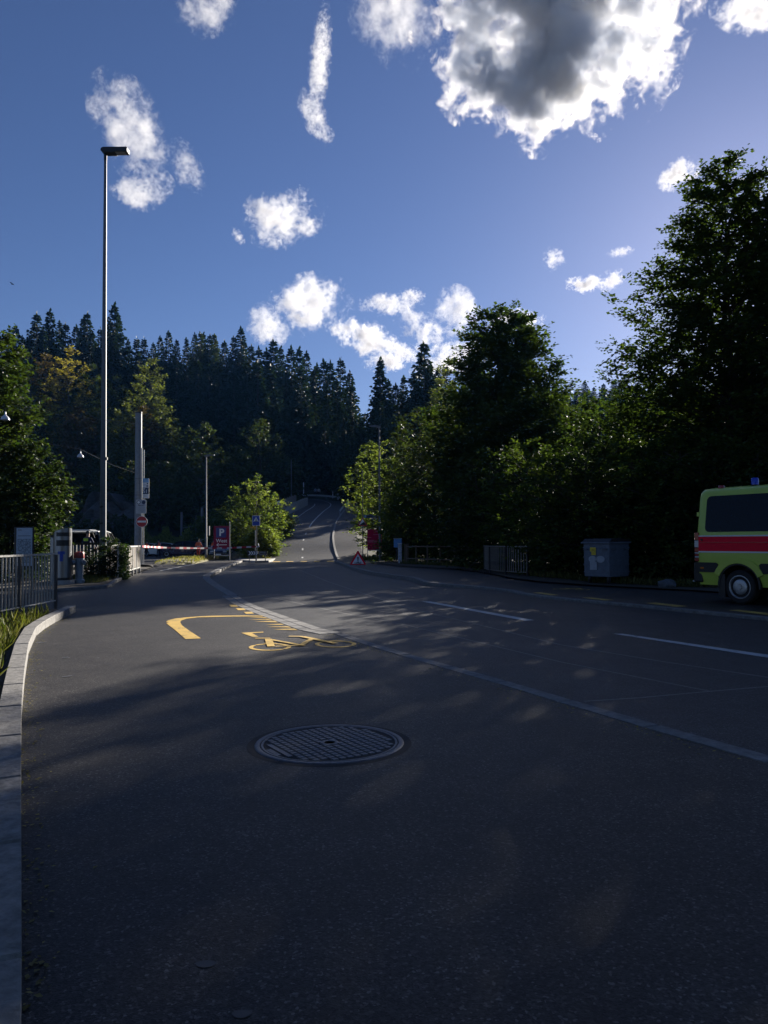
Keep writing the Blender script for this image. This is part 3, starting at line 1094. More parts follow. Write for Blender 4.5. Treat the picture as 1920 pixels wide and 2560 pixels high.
# ------------------------------------------------------------------ RAILINGS
def railing(label, pts, height, zf, step, bar, post_every, mats, name='metal_railing', group=None, bottom=.10, top=(.05, .035), slat=(.010, .045), post=(.05, .05), panel=None, posth=0.):
    root = thing(name, label, 'railing', group=group)
    q = resample(pts, step)
    m_bar, m_rail, m_post = mats
    tb = B()
    for a, c in zip(q, q[1:]):
        za, zc = zf(a.x, a.y), zf(c.x, c.y)
        d = (c - a).normalized() * .012
        tb.bar((a.x - d.x, a.y - d.y, za + height), (c.x + d.x, c.y + d.y, zc + height), top[0], top[1])
    tb.build('top_rail', m_rail, root)
    tb = B()
    for a, c in zip(q, q[1:]):
        za, zc = zf(a.x, a.y), zf(c.x, c.y)
        tb.bar((a.x, a.y, za + bottom), (c.x, c.y, zc + bottom), .03, .022)
    tb.build('bottom_rail', m_rail, root)
    for i, p in enumerate(q):
        d = (q[min(i + 1, len(q) - 1)] - q[max(i - 1, 0)])
        rot = math.atan2(d.y, d.x)
        z = zf(p.x, p.y)
        if i % post_every == 0 or i == len(q) - 1:
            B().box((0, 0, (height - .02 + posth) / 2 - .08), (post[0], post[1], height - .02 + posth + .16)).build('post', m_post, root, loc=(p.x, p.y, z), rot=rot)
        else:
            B().box((0, 0, (height - .02 + bottom + .012) / 2), (slat[0], slat[1], height - bottom - .034)).build('bar', m_bar, root, loc=(p.x, p.y, z), rot=rot)
    return root


# left railing: from off-frame to its end post beside the bin
r_end = G(152, 1523, path_z)
rl = [(-8.6, 8.2), (-7.5, 10.6), (-6.75, 12.6), (r_end.x - .06, r_end.y - .1)]
railing('steel bar railing with pale handrail behind the curved kerb on the left', rl, 1.10, verge_z, .135, None, 12, (RUST_GREY, PALE_STEEL, DARK_STEEL), slat=(.012, .030), bottom=.14)


# curved railing on the far right pavement
cr = [at(1211, 1400, 30.4), at(1219, 1400, 29.1), at(1245, 1400, 27.7), at(1285, 1400, 26.7), at(1319, 1400, 26.2)]
railing('curved grey bar railing on the far pavement before the shrubs', [(p.x, p.y) for p in cr], 1.0, lambda x, y: walk_z(x, y) + .02,   .125, None, 13, (RUST_GREY, RUST_GREY, DARK_STEEL), slat=(.030, .018), post=(.05, .06), bottom=.12)

# boarded railing on the left with vertical planks
pf = [at(296, 1400, 27.0), at(349, 1400, 32.6)]
root = thing('boarded_railing', 'steel framed railing filled with vertical grey brown boards, half under ivy', 'railing')
a, c = Vector((pf[0].x, pf[0].y)), Vector((pf[1].x, pf[1].y))
d = (c - a)
n_b = 30
ang = math.atan2(d.y, d.x)


def bp_(t, z, a=a, d=d):
    return (a.x + d.x * t, a.y + d.y * t, verge_z(0, a.y + d.y * t) - .04 + z)


B().bar(bp_(0, 1.12), bp_(1, 1.12), .09, .06).build('top_rail', PALE_STEEL, root)
B().bar(bp_(0, .22), bp_(1, .22), .05, .05).build('bottom_rail', PALE_STEEL, root)
for k in range(n_b):
    t = (k + .5) / n_b
    p = bp_(t, 0)
    B().box((0, 0, .655), (d.length / n_b - .012, .022 + .006 * (k % 2), .82)).build('board', GREYWOOD if k % 3 else WOOD, root, loc=p, rot=ang)
for k, t in enumerate((0.0, .36, .62, .80, 1.0)):
    B().box((0, 0, .5), (.05, .07, 1.18)).build('post', PALE_STEEL, root, loc=bp_(t, -.03), rot=ang)

# low dark fence with pale pickets in the planted bed
root = thing('picket_fence', 'low dark railing with a few pale pickets behind the hydrant', 'fence')
fa, fb = at(182, 1363, 30.5), at(252, 1363, 30.5)
za = verge_z(0, 30.5)
B().bar((fa.x, fa.y, Z_(180, 1359, 30.5)), (fb.x, fb.y, Z_(250, 1359, 30.5)), .05, .09).build('top_rail', DARK_STEEL, root)
for k in range(9):
    t = k / 8
    x, y = fa.x + (fb.x - fa.x) * t, fa.y
    top = Z_(200, 1361, 30.5)
    B().box((0, 0, (top - za) / 2), (.045, .03, top - za)).build('picket', PALE_STEEL if k % 2 else GREYWOOD, root, loc=(x, y, za))

# ------------------------------------------------------------------ LEFT STREET FURNITURE
# stainless litter bin with slanted top
lb = at(156, 1463, 24.2)
lb.z = verge_z(lb.x, lb.y)
root = thing('litter_bin', 'tall stainless steel litter bin with two dark slots and a blue sticker', 'litter bin', lb, R(-28))
b = B()
b.slab([(.36 * math.cos(t), .36 * math.sin(t)) for t in [6.283 * k / 20 for k in range(20)]], -.1, .13)
b.build('plinth', CONCRETE, root)
b = B()
N = 40
zt = lambda x: 1.66 + .10 * x / .27
ring = [(.27 * math.cos(6.2832 * k / N), .27 * math.sin(6.2832 * k / N)) for k in range(N)]
v = [(x, y, .13) for x, y in ring] + [(x * 1.0, y, zt(x)) for x, y in ring]
b.add(v, [(k, (k + 1) % N, (k + 1) % N + N, k + N) for k in range(N)], 0, True)
b.add([v[N + k] for k in range(N)], [tuple(range(N))], 0)
b.build('body', STAINLESS, root)


def arc_panel(r, a0, a1, z0, z1, n=10):
    bb = B()
    vs_ = []
    for k in range(n + 1):
        t = R(a0 + (a1 - a0) * k / n)
        vs_ += [(r * math.cos(t), r * math.sin(t), z0), (r * math.cos(t), r * math.sin(t), z1)]
    bb.add(vs_, [(2 * k, 2 * k + 2, 2 * k + 3, 2 * k + 1) for k in range(n)], 0, True)
    return bb


for z0, z1 in ((1.20, 1.38), (1.50, 1.62)):
    o = arc_panel(.274, -82, 20, z0, z1).build('slot', BLACK, root)
b = arc_panel(.275, -58, -36, .72, .96)
b.build('sticker', SIGN_BLUE, root)
arc_panel(.275, -70, -26, .94, 1.03).build('sticker', SIGN_BLUE, root)
b = B().lathe([(.275, .13), (.278, .14), (.278, .20), (.275, .21)], 40)
b.build('foot_band', BLACK, root)
# second steel cabinet behind it
cb = at(141, 1460, 25.3)
root = thing('steel_cabinet', 'dull steel cabinet half hidden behind the stainless litter bin', 'cabinet', (cb.x, cb.y, verge_z(cb.x, cb.y)))
B().box((0, 0, .74), (.32, .32, 1.48)).build('body', STAINLESS, root, bevel=.03)
B().box((.03, -.02, 1.50), (.36, .36, .04)).build('lid', BLACK, root)
# hydrant
hy = at(198, 1460, 24.6)
hy.z = verge_z(hy.x, hy.y)
root = thing('fire_hydrant', 'grey pillar hydrant with dark red cap beside the litter bin', 'hydrant', hy, R(-20))
HYG = mat('hydrant_grey_paint', (.20, .24, .27), .45, .2, var=.15)
HYR = mat('hydrant_red_paint', (.25, .015, .015), .4, var=.15)
b = B().lathe([(.17, -.05), (.17, .10), (.14, .12), (.12, .14), (.115, .2), (.145, .62), (.15, .72), (.15, .80)], 24)
b.build('body', HYG, root)
B().lathe([(.155, .80), (.16, .82), (.15, .95), (.135, .99), (.06, 1.0), (.001, 1.0)], 8).build('cap', HYR, root)
for a_ in (-120, -10):
    ax = Matrix.Rotation(R(a_), 3, 'Z') @ Matrix.Rotation(R(100), 3, 'Y')
    B().lathe([(.065, .08), (.065, .17), (.085, .18), (.085, .24), (.06, .25), (.001, .25)], 12, (0, 0, .70), 0, ax).build('outlet', HYG, root)

# info panel with a map
mpn = at(58, 1400, 19.5)
mpn.z = 0
root = thing('map_board', 'pale map board on posts behind the left railing', 'information board', mpn, R(-6))
zb, ztp = Z_(58, 1381, 19.5) - .35, Z_(58, 1319, 19.5)
B().box((0, .03, (zb + ztp) / 2), (.52, .05, ztp - zb + .04)).build('frame', BLACK, root, bevel=.008)
B().box((.03, -.004, (zb + ztp) / 2), (.42, .012, ztp - zb - .02)).build('sheet', mat('map_paper', (.40, .47, .55), .5, var=.08), root)
m, n, l, p = new_mat('map_print')
tc = n.new('ShaderNodeTexCoord')
vo = n.new('ShaderNodeTexVoronoi'); vo.feature = 'DISTANCE_TO_EDGE'; vo.inputs['Scale'].default_value = 14
l.new(tc.outputs['Object'], vo.inputs['Vector'])
rp = n.new('ShaderNodeValToRGB'); rp.color_ramp.elements[0].color = (.06, .08, .11, 1); rp.color_ramp.elements[1].color = (.30, .36, .40, 1); rp.color_ramp.elements[1].position = .12
l.new(vo.outputs[0], rp.inputs[0]); l.new(rp.outputs[0], p.inputs['Base Color'])
B().box((.03, -.012, (zb + ztp) / 2 - .10), (.36, .006, (ztp - zb) * .62)).build('map', m, root)
B().box((.03, -.012, ztp - .21), (.34, .006, .012)).build('printed_line', SIGN_BLACK, root)
B().box((-.09, -.012, ztp - .06), (.10, .006, .03)).build('printed_line', SIGN_GREY, root)
for s_ in (-.22, .22):
    B().box((s_, .05, zb / 2), (.05, .05, zb + .1)).build('post', BLACK, root)

# ------------------------------------------------------------------ LAMP POSTS
def flat_head(L, w, h):
    bb = B()
    bb.prism([(0, -h / 2), (L * .5, -h / 2), (L * .5, -h * .38), (L, -h * .38), (L + .02, -h * .2), (L + .02, h * .35), (L, h / 2), (.0, h / 2), (-.08, h * .3), (-.1, -h * .1)], -w / 2, w / 2)
    return bb


bp0 = at(257, 1434, 29.0)
bp0.z = verge_z(0, 29) - .05
Ht = Z_(255, 380, 29.0) - bp0.z
root = thing('street_lamp', 'very tall grey street lamp with flat dark head, rising above the forest', 'street lamp', bp0)
B().tube([(0, 0, 0), (0, 0, 1.4), (0, 0, 1.45), (0, 0, Ht * .5), (0, 0, Ht)], [.128, .125, .118, .085, .052], 16).build('pole', GALV, root)
flat_head(.90, .34, .21).build('lamp_head', BLACK, root, loc=(-.04, 0, Ht + .02), bevel=.02)
B().box((.62, 0, -.075), (.42, .26, .02)).build('lamp_glass', LAMP_CLEAR, root, loc=(-.04, 0, Ht + .02))
B().tube([(0, 0, Ht - .35), (0, 0, Ht + .02)], .06, 12).build('collar', DARK_STEEL, root)
B().box((.125, -.02, 4.45), (.06, .08, .10)).build('bracket', DARK_STEEL, root)
for z_ in (2.0, 2.62):
    B().box((-.02, -.124, z_), (.11, .012, .06), tilt=Matrix.Rotation(R(-18), 3, 'Y')).build('sticker', SIGN_BLACK, root)


def lamp(px, base, top, Y, r0, r1, arm, label, thick=.06, base_lift=0.):
    g = at(px, base, Y)
    H_ = Z_(px, top, Y) - g.z
    rt = thing('street_lamp', label, 'street lamp', g)
    B().tube([(0, 0, -.3), (0, 0, H_ * .2), (0, 0, H_ * .205), (0, 0, H_)], [r0, r0, r0 * .82, r1], 10).build('pole', GALV, rt)
    s_ = 1 if arm > 0 else -1
    bb = B()
    bb.prism([(0, -.06), (s_ * abs(arm), .05), (s_ * abs(arm), .10), (s_ * abs(arm) * .45, .12), (-s_ * .12, .05), (-s_ * .12, -.04)], -.11, .11)
    bb.build('lamp_head', GALV, rt, loc=(0, 0, H_))
    return rt


l2 = lamp(515, 1393, 1140, 58, .085, .05, .62, 'slim street lamp with short arm beside the P West sign')
B().box((.20, -.05, Z_(515, 1327, 58) - l2.location.z), (.16, .14, .70)).build('control_box', GALV, l2)
lamp(950, 1399, 1067, 54, .085, .05, -.70, 'slim street lamp in front of the crimson board')

# concrete pole with wire and bell lamps
cp = at(345, 1420, 50)
cp.z = zg(50) - .1
Hc = Z_(345, 1030, 50) - cp.z
root = thing('concrete_pole', 'stout grey pole behind the boarded railing with signs before it', 'pole', cp)
B().tube([(0, 0, 0), (0, 0, Hc - .12), (0, 0, Hc)], [.245, .205, .205], 20).build('shaft', mat('pole_grey', (.20, .215, .23), .55, .25, var=.2, scale=6), root)
B().tube([(0, 0, Hc - .10), (0, 0, Hc + .01)], .215, 20).build('cap', DARK_STEEL, root)
for z_ in (Z_(345, 1197, 50) - cp.z, Z_(345, 1238, 50) - cp.z):
    B().tube([(0, 0, z_ - .02), (0, 0, z_ + .02)], .232, 20).build('band', GALV, root)
wy = at(340, 1160, 50)
for k, (px, py, Y, lab) in enumerate(((201, 1137, 33, 'small white bell lamp hanging from a wire in front of the forest'), (13, 1042, 24, 'small white bell lamp half hidden by the leaves of the left tree'))):
    g = at(px, py, Y)
    rt = thing('hanging_lamp', lab, 'hanging lamp', g)
    B().lathe([(.14, -.10), (.135, -.06), (.10, .0), (.05, .04), (.028, .07), (.024, .16), (.001, .17)], 18).build('lamp_shade', CAR_WHITE, rt)
    B().lathe([(.12, -.095), (.06, -.13), (.001, -.14)], 16).build('bulb_cover', LAMP_CLEAR, rt)
g1, g2 = at(201, 1133, 33), at(13, 1036, 24)
wr = B().tube([(wy.x, wy.y, g1.z + .65), ((wy.x + g1.x) / 2, (wy.y + g1.y) / 2, g1.z + .30), (g1.x, g1.y, g1.z + .17), (-16.5, 28, g1.z + .55), (-22, 22, g1.z + 1.6)], .005, 5).build('span_wire', BLACK)
tag(wr, 'thin span wire from the stout pole carrying the bell lamp', 'wire')
wr = B().tube([(g2.x + 2.2, g2.y + 6, g2.z + .6), (g2.x, g2.y, g2.z + .19), (g2.x - 5, g2.y - 3, g2.z + .6)], .005, 5).build('span_wire', BLACK)
tag(wr, 'thin span wire holding the bell lamp among the left tree', 'wire')

# ------------------------------------------------------------------ SIGNS
def pole(root, H_, r=.032, m=GALV, x=0, y=.04, z0=-.15):
    return B().tube([(x, y, z0), (x, y, H_)], r, 10).build('post', m, root)


def disc(root, name, r, m, y, z, x=0, t=.012, n=36):
    return B().prism([(x + r * math.cos(6.2832 * k / n), z + r * math.sin(6.2832 * k / n)) for k in range(n)], y - t, y).build(name, m, root)


def rrect(w, h, r, n=5):
    out = []
    for cx, cz, a0 in ((w / 2 - r, h / 2 - r, 0), (-w / 2 + r, h / 2 - r, 90), (-w / 2 + r, -h / 2 + r, 180), (w / 2 - r, -h / 2 + r, 270)):
        out += [(cx + r * math.cos(R(a0 + 90 * k / n)), cz + r * math.sin(R(a0 + 90 * k / n))) for k in range(n + 1)]
    return out


def plate(root, name, w, h, m, y, z, x=0, t=.012, r=.03):
    return B().prism([(x + a, z + c) for a, c in rrect(w, h, r)], y - t, y).build(name, m, root)


# no entry post
ne = at(354, 1410, 44)
ne.z = zg(44) + .1
root = thing('sign_post', 'pale post carrying the no entry disc and a grey PRIVAT plate', 'road sign', ne, R(4))
B().tube([(-.02, .04, -.1), (-.02, .04, Z_(354, 1120, 44) - ne.z)], .036, 10).build('post', PALE_STEEL, root)
zd = Z_(354, 1304, 44) - ne.z
disc(root, 'sign_rim', .32, SIGN_WHITE, .0, zd)
disc(root, 'no_entry_disc', .30, SIGN_RED, -.012, zd, t=.006)
B().box((0, -.021, zd), (.48, .005, .105)).build('white_bar', SIGN_WHITE, root)
zp = Z_(354, 1266.5, 44) - ne.z
plate(root, 'text_plate', .57, .80, mat('plate_grey_white', (.40, .42, .44), .5, var=.06), .0, zp, -.04)
disc(root, 'ring', .105, SIGN_BLACK, -.013, zp + .245, -.18, .004)
disc(root, 'ring_centre', .075, SIGN_WHITE, -.018, zp + .245, -.18, .004)
disc(root, 'parking_ban_disc', .105, NAVY, -.013, zp + .245, .10, .004)
lettering('PRIVAT', .10, root, (-.04, -.015, zp + .06), SIGN_BLACK, bold=.002)
for k in range(7):
    B().box((-.04 + (.02 if k % 2 else 0), -.0145, zp - .05 - k * .045), (.42 - .06 * (k % 3), .003, .016)).build('text_line', SIGN_GREY, root)

# bus stop post
bs = at(359.5, 1402, 48)
bs.z = zg(48) + .09
root = thing('bus_stop_sign', 'narrow blue and white bus stop panel with number 51', 'bus stop sign', bs, R(14))
B().tube([(-.03, .05, -.1), (-.03, .05, Z_(357, 1124, 48) - bs.z)], .034, 10).build('post', PALE_STEEL, root)
z1, z0 = Z_(360, 1196, 48) - bs.z, Z_(360, 1246, 48) - bs.z
hh = z1 - z0
B().prism([(-.16 + .08, z0), (.30, z0), (.30, z1), (-.08, z1)], -.01, .03).build('panel', SIGN_BACK, root, bevel=.01)
seg = [(1.0, .80, SKYBLUE), (.79, .54, SIGN_WHITE), (.53, .22, NAVY), (.21, .02, SIGN_WHITE)]
for f1, f0, mm in seg:
    B().box((.10, -.014, z0 + hh * (f0 + f1) / 2), (.36, .008, hh * (f1 - f0))).build('panel_field', mm, root)
lettering('51', .30, root, (.06, -.021, z0 + hh * .345), SIGN_WHITE, bold=.006)
B().box((.0, -.020, z0 + hh * .49), (.12, .004, .05)).build('symbol', SIGN_WHITE, root)
for k in range(4):
    B().box((.08, -.0195, z0 + hh * (.96 - k * .045)), (.26, .004, .014)).build('text_line', SIGN_WHITE if k % 2 else NAVY, root)
B().box((.02, -.0195, z0 + hh * .67), (.16, .004, .018)).build('text_line', SIGN_BLACK, root)
B().box((.20, -.0195, z0 + hh * .74), (.09, .004, .07)).build('symbol', NAVY, root)
B().box((.19, -.0195, z0 + hh * .62), (.10, .004, .14)).build('timetable', SIGN_GREY, root)
B().box((.06, -.0195, z0 + hh * .12), (.22, .004, .03)).build('text_line', SIGN_GREY, root)

# P West sign
ps = at(554, 1394, 58)
ps.z = path_z(ps.x, 58)
root = thing('parking_sign', 'wine red board with blue P, the word West and an arrow', 'parking sign', ps)
zt_, zb_ = Z_(554, 1315, 58) - ps.z, Z_(554, 1369, 58) - ps.z
wv = .60
B().box((0, 0, (zt_ + zb_) / 2), (1.2, .06, zt_ - zb_)).build('board', WINE, root, bevel=.008)
B().box((-.03, -.035, zt_ - .50), (.76, .01, .74)).build('blue_field', mat('parking_blue', (.008, .018, .16), .4, var=.05), root)
lettering('P', .74, root, (.0, -.042, zt_ - .51), SIGN_WHITE, bold=.022)
lettering('West', .37, root, (.0, -.034, zt_ - 1.12), SIGN_WHITE, bold=.004)
b = B()
b.box((.04, -.034, zt_ - 1.42), (.70, .008, .05))
for s_ in (1, -1):
    b.bar((-.36, -.0345 - .002 * s_, zt_ - 1.42), (-.22, -.0345 - .002 * s_, zt_ - 1.42 + s_ * .12), .008, .05)
b.build('arrow', SIGN_WHITE, root)
B().box((-.57, .03, zt_ / 2 - .1), (.05, .05, zt_ + .2)).build('post', GALV, root)
B().tube([(.61, .0, -.2), (.61, .0, Z_(574, 1304, 58) - ps.z)], .035, 10).build('post', PALE_STEEL, root)
B().box((.02, .03, .42), (1.15, .04, .05)).build('cross_rail', PALE_STEEL, root)

# pedestrian crossing sign
pc = at(641, 1399, 56)
pc.z = zg(56) + .12
root = thing('crossing_sign', 'blue pedestrian crossing sign on a post at the island', 'road sign', pc)
zs0 = Z_(640, 1301.5, 56) - pc.z
pole(root, zs0 + .3, .034, GALV, y=.045)
plate(root, 'rim', .57, .73, SIGN_WHITE, .0, zs0, -.02, .014, .04)
plate(root, 'blue_field', .52, .68, SIGN_BLUE, -.014, zs0, -.02, .006, .03)
B().prism([(-.22, zs0 - .07), (.18, zs0 - .07), (-.02, zs0 + .27)], -.026, -.021).build('white_triangle', SIGN_WHITE, root)
b = B()
b.prism([(-.05, zs0 + .0), (-.09, zs0 - .05), (-.06, zs0 - .05), (-.02, zs0 + .0), (.02, zs0 - .05), (.05, zs0 - .05), (.01, zs0 + .02), (.01, zs0 + .09), (-.04, zs0 + .09)], -.031, -.027)
b.prism([(-.015 + .025 * math.cos(k), zs0 + .125 + .025 * math.sin(k)) for k in [6.283 * j / 8 for j in range(8)]], -.031, -.027)
b.build('walking_figure', SIGN_BLACK, root)
B().box((-.02, -.029, zs0 - .056), (.30, .004, .02)).build('stripes', SIGN_BLACK, root)
zh = Z_(632, 1318.5, 56) - pc.z
B().prism([(-.46, zh), (-.38, zh + .07), (-.04, zh + .07), (-.04, zh - .06), (-.38, zh - .06)], .0, .012).build('hiking_arrow', ORANGE_SIGN, root)
B().prism([(-.22, zh - .08), (-.05, zh - .08), (-.05, zh - .16), (-.18, zh - .16)], .0, .012).build('hiking_arrow', ORANGE_SIGN, root)
B().tube([(-.085, .03, .75), (-.085, .03, zh - .2)], .026, 8).build('side_post', PALE_STEEL, root)
b = B()
b.bar((-.03, 0, 1.02), (.2, -.02, 1.02), .04)
b.bar((.2, -.02, 1.0), (.13, -.02, 1.28), .04)
b.build('tape_knot', SIGN_WHITE, root)

# chevron board and its twin seen from behind
def board_on_legs(px0, px1, y0, y1, Y, yb, label, name, m, chevron, rot=0.):
    g = at((px0 + px1) / 2, yb, Y)
    g.z = zg(Y) + .11
    W_ = X_(px1, Y) - X_(px0, Y)
    zt2, zb2 = Z_(px0, y0, Y) - g.z, Z_(px0, y1, Y) - g.z
    rt = thing(name, label, 'barrier board', g, rot)
    plate(rt, 'board', W_, zt2 - zb2, m, .015, (zt2 + zb2) / 2, t=.03, r=.05)
    h = zt2 - zb2 - .08
    zm = (zt2 + zb2) / 2
    b_ = B()
    b_.box((0, -.018, zt2 - .02), (W_ - .06, .02, .03)); b_.box((0, -.018, zb2 + .02), (W_ - .06, .02, .03))
    b_.build('frame', GALV, rt)
    if chevron:
        for k in range(4):
            x = -W_ / 2 + .09 + k * (W_ - .12) / 4
            B().prism([(x, zm - h / 2), (x + .09, zm - h / 2), (x + .19, zm), (x + .09, zm + h / 2), (x, zm + h / 2), (x + .10, zm)], -.021, -.016).build('chevron', SIGN_WHITE, rt)
    else:
        B().box((-.03, -.03, zm), (W_ - .22, .02, h * .72)).build('inner_panel', SIGN_BACK, rt)
        B().box((-.03, -.042, zm), (W_ - .26, .01, h * .5)).build('inner_field', SIGN_BLACK, rt)
    for s_ in ((-.32, .27) if chevron else (.27,)):
        B().tube([(W_ * s_, .05, -.12), (W_ * s_, .05, zt2 - .05)], .03, 8).build('leg', GALV, rt)
    return rt


board_on_legs(618, 645.5, 1377, 1388.5, 54, 1401, 'black board with four white chevrons on the traffic island', 'chevron_board', SIGN_BLACK, True)
board_on_legs(646.5, 668, 1378, 1388.5, 56, 1399, 'dark board in a grey frame beside the chevron board', 'framed_board', SIGN_BLACK, False)

# crimson billboard
cbp = at(936.5, 1399, 57)
cbp.z = zg(57) + .05
root = thing('notice_board', 'large crimson notice board on two grey legs behind a street lamp', 'notice board', cbp)
zt_, zb_ = Z_(936, 1323, 57) - cbp.z, Z_(936, 1374.5, 57) - cbp.z
B().box((0, 0, (zt_ + zb_) / 2), (1.06, .05, zt_ - zb_)).build('board', CRIMSON, root)
B().box((0, 0, zb_ - .03), (1.08, .06, .06)).build('lower_rail', PALE_STEEL, root)
for s_ in (-.51, .51):
    B().box((s_, .02, zt_ / 2 - .1), (.05, .04, zt_ + .2)).build('leg', PALE_STEEL, root)
PINK = mat('board_print_pink', (.62, .20, .27), .5, var=.08)
for x, dz, w_ in ((.22, .13, .34), (.22, .18, .28), (.12, .40, .40), (-.34, .62, .22), (-.24, .82, .42), (-.10, .88, .72), (-.10, .95, .72)):
    B().box((x, -.0275, zt_ - dz), (w_, .004, .026)).build('text_line', PINK, root)
# dark board next to it
g = at(964, 1392, 58)
g.z = zg(58) + .05
root = thing('dark_panel', 'blank dark panel on a leg beside the crimson notice board', 'panel', g)
B().box((0, 0, (Z_(964, 1349, 58) + Z_(964, 1377, 58)) / 2 - g.z), (.48, .05, .85)).build('board', SIGN_BLACK, root, bevel=.01)
for s_ in (-.2, .2):
    B().box((s_, .03, .35), (.05, .04, .9)).build('leg', DARK_STEEL, root)

# steep-hill sign with arrow sign
g = at(907, 1392, 61)
g.z = terrain(g.x, 61) + .1
root = thing('slope_sign', 'red rimmed triangle for a steep slope below a blue arrow plate', 'road sign', g)
pole(root, Z_(907, 1175, 61) - g.z, .035, GALV)
zt_, zb_ = Z_(907, 1293, 61) - g.z, Z_(907, 1315, 61) - g.z
W_ = .40
B().prism([(-W_, zb_), (W_, zb_), (0, zt_ + .02)], -.012, 0).build('red_rim', SIGN_RED, root)
B().prism([(-W_ * .70, zb_ + .075), (W_ * .70, zb_ + .075), (0, zt_ - .11)], -.018, -.013).build('white_field', SIGN_WHITE, root)
B().prism([(-W_ * .70, zb_ + .075), (W_ * .70, zb_ + .075), (W_ * .28, zb_ + .34)], -.022, -.019).build('slope_wedge', SIGN_BLACK, root)
za_ = Z_(907, 1291, 61) - g.z
B().prism([(.06, za_ - .13), (.86, za_ - .13), (.97, za_), (.86, za_ + .13), (.06, za_ + .13)], -.012, 0).build('arrow_plate', mat('arrow_blue_grey', (.05, .085, .15), .5, var=.1), root)
B().box((.22, -.0155, za_), (.12, .005, .16)).build('symbol', SKYBLUE, root)
B().box((.56, -.0155, za_), (.40, .005, .08)).build('text_line', SIGN_BLACK, root)

# warning triangles: Unfall
def warn_triangle(loc, H_, label, text=None, rot=0., tilt=8, fade=False):
    rt = thing('warning_triangle', label, 'warning triangle', loc, rot)
    W2 = H_ * .545
    ti = Matrix.Rotation(R(-tilt), 4, 'X')
    parts = []
    parts.append(B().prism([(-W2, .07), (-W2 + .05, .02), (W2 - .05, .02), (W2, .07), (.03, H_), (-.03, H_)], -.02, .01).build('red_rim', AMB_RED if not fade else SIGN_RED, rt))
    parts.append(B().prism([(-W2 * .70, .15), (W2 * .70, .15), (0, H_ * .80)], -.026, -.021).build('white_field', SIGN_WHITE, rt))
    z = H_ * .44
    if text:
        b_ = B()
        b_.prism([(-.022, z - .09), (.022, z - .09), (.045, z + .15), (-.045, z + .15)], -.031, -.027)
        b_.prism([(.033 * math.cos(k), z - .14 + .033 * math.sin(k)) for k in [6.283 * j / 12 for j in range(12)]], -.031, -.027)
        parts.append(b_.build('exclamation_mark', SIGN_BLACK, rt))
        parts.append(lettering(text, .165, rt, (0, -.028, .195), SIGN_BLACK, bold=.003))
    for o_ in parts:
        o_.matrix_basis = ti @ o_.matrix_basis
    for s_ in (-1, 1):
        b_ = B()
        b_.bar((s_ * W2 * .7, .0, .03), (s_ * W2 * .9, -.22, .0), .02)
        b_.bar((s_ * W2 * .5, .05, H_ * .5), (s_ * W2 * .7, .36, .0), .02)
        b_.build('folding_leg', DARK_STEEL, rt)
    return rt


g = at(895, 1417.5, 43)
g.z = zg(43) + .02
warn_triangle(g, Z_(895, 1377, 43) - g.z, 'folding red warning triangle reading Unfall at the kerb', 'Unfall', R(2))
g = at(727, 1313, 88)
g.z = hill_z(88) + .01
warn_triangle(g, .72, 'distant warning triangle on the left edge of the hill road', None, 0, 8, True)

# round sign on the hill with plates
g = at(698, 1282, 97)
g.z = terrain(g.x, 97)
root = thing('round_sign', 'round grey sign above white plates beside the hill wall', 'road sign', g)
zz = Z_(698, 1258, 97) - g.z
pole(root, zz, .04)
disc(root, 'rim', .33, SIGN_GREY, 0, zz)
disc(root, 'disc', .28, SIGN_WHITE, -.013, zz, t=.006)
B().bar((-.18, -.022, zz - .16), (.18, -.022, zz + .16), .006, .08).build('bar', SIGN_GREY, root)
plate(root, 'plate', .60, .32, SIGN_WHITE, 0, zz - .66)
plate(root, 'plate', .60, .30, SIGN_GREY, 0, zz - 1.02)

# ------------------------------------------------------------------ HILL FURNITURE
root = thing('concrete_barrier', 'low pale concrete wall panels along the left of the hill road', 'wall')
wp = [at(704, 1290, 94), at(724, 1276, 103), at(768, 1252, 118)]
wpts = resample([(p.x, p.y) for p in wp], 1.8)
for a_, c_ in zip(wpts, wpts[1:]):
    d_ = c_ - a_
    mid = (a_ + c_) / 2
    z_ = hill_z(mid.y)
    B().box((0, 0, .25), (d_.length - .05, .25, 1.9)).build('panel', CONCRETE, root, loc=(mid.x, mid.y, z_), rot=math.atan2(d_.y, d_.x))
root = thing('board_fence', 'grey board fence standing above the concrete wall on the hill', 'fence')
for a_, c_ in list(zip(wpts, wpts[1:]))[:9]:
    d_ = c_ - a_
    mid = (a_ + c_) / 2
    for k in range(3):
        B().box((d_.length * (k - 1) / 3, -.0, 1.5), (d_.length / 3 - .05, .05, 1.2)).build('board', GREYWOOD, root, loc=(mid.x - .35, mid.y, hill_z(mid.y)), rot=math.atan2(d_.y, d_.x))


def guard_rail(label, pts, off=0., post_step=3):
    rt = thing('guard_rail', label, 'guard rail')
    b_ = B()
    for a_, c_ in zip(pts, pts[1:]):
        b_.bar(a_ + Vector((0, 0, .62)), c_ + Vector((0, 0, .62)), .06, .30)
    b_.build('rail', PALE_STEEL, rt)
    for p_ in pts[::post_step]:
        B().box((0, 0, .2), (.1, .08, .9)).build('post', GALV, rt, loc=p_)
    return rt


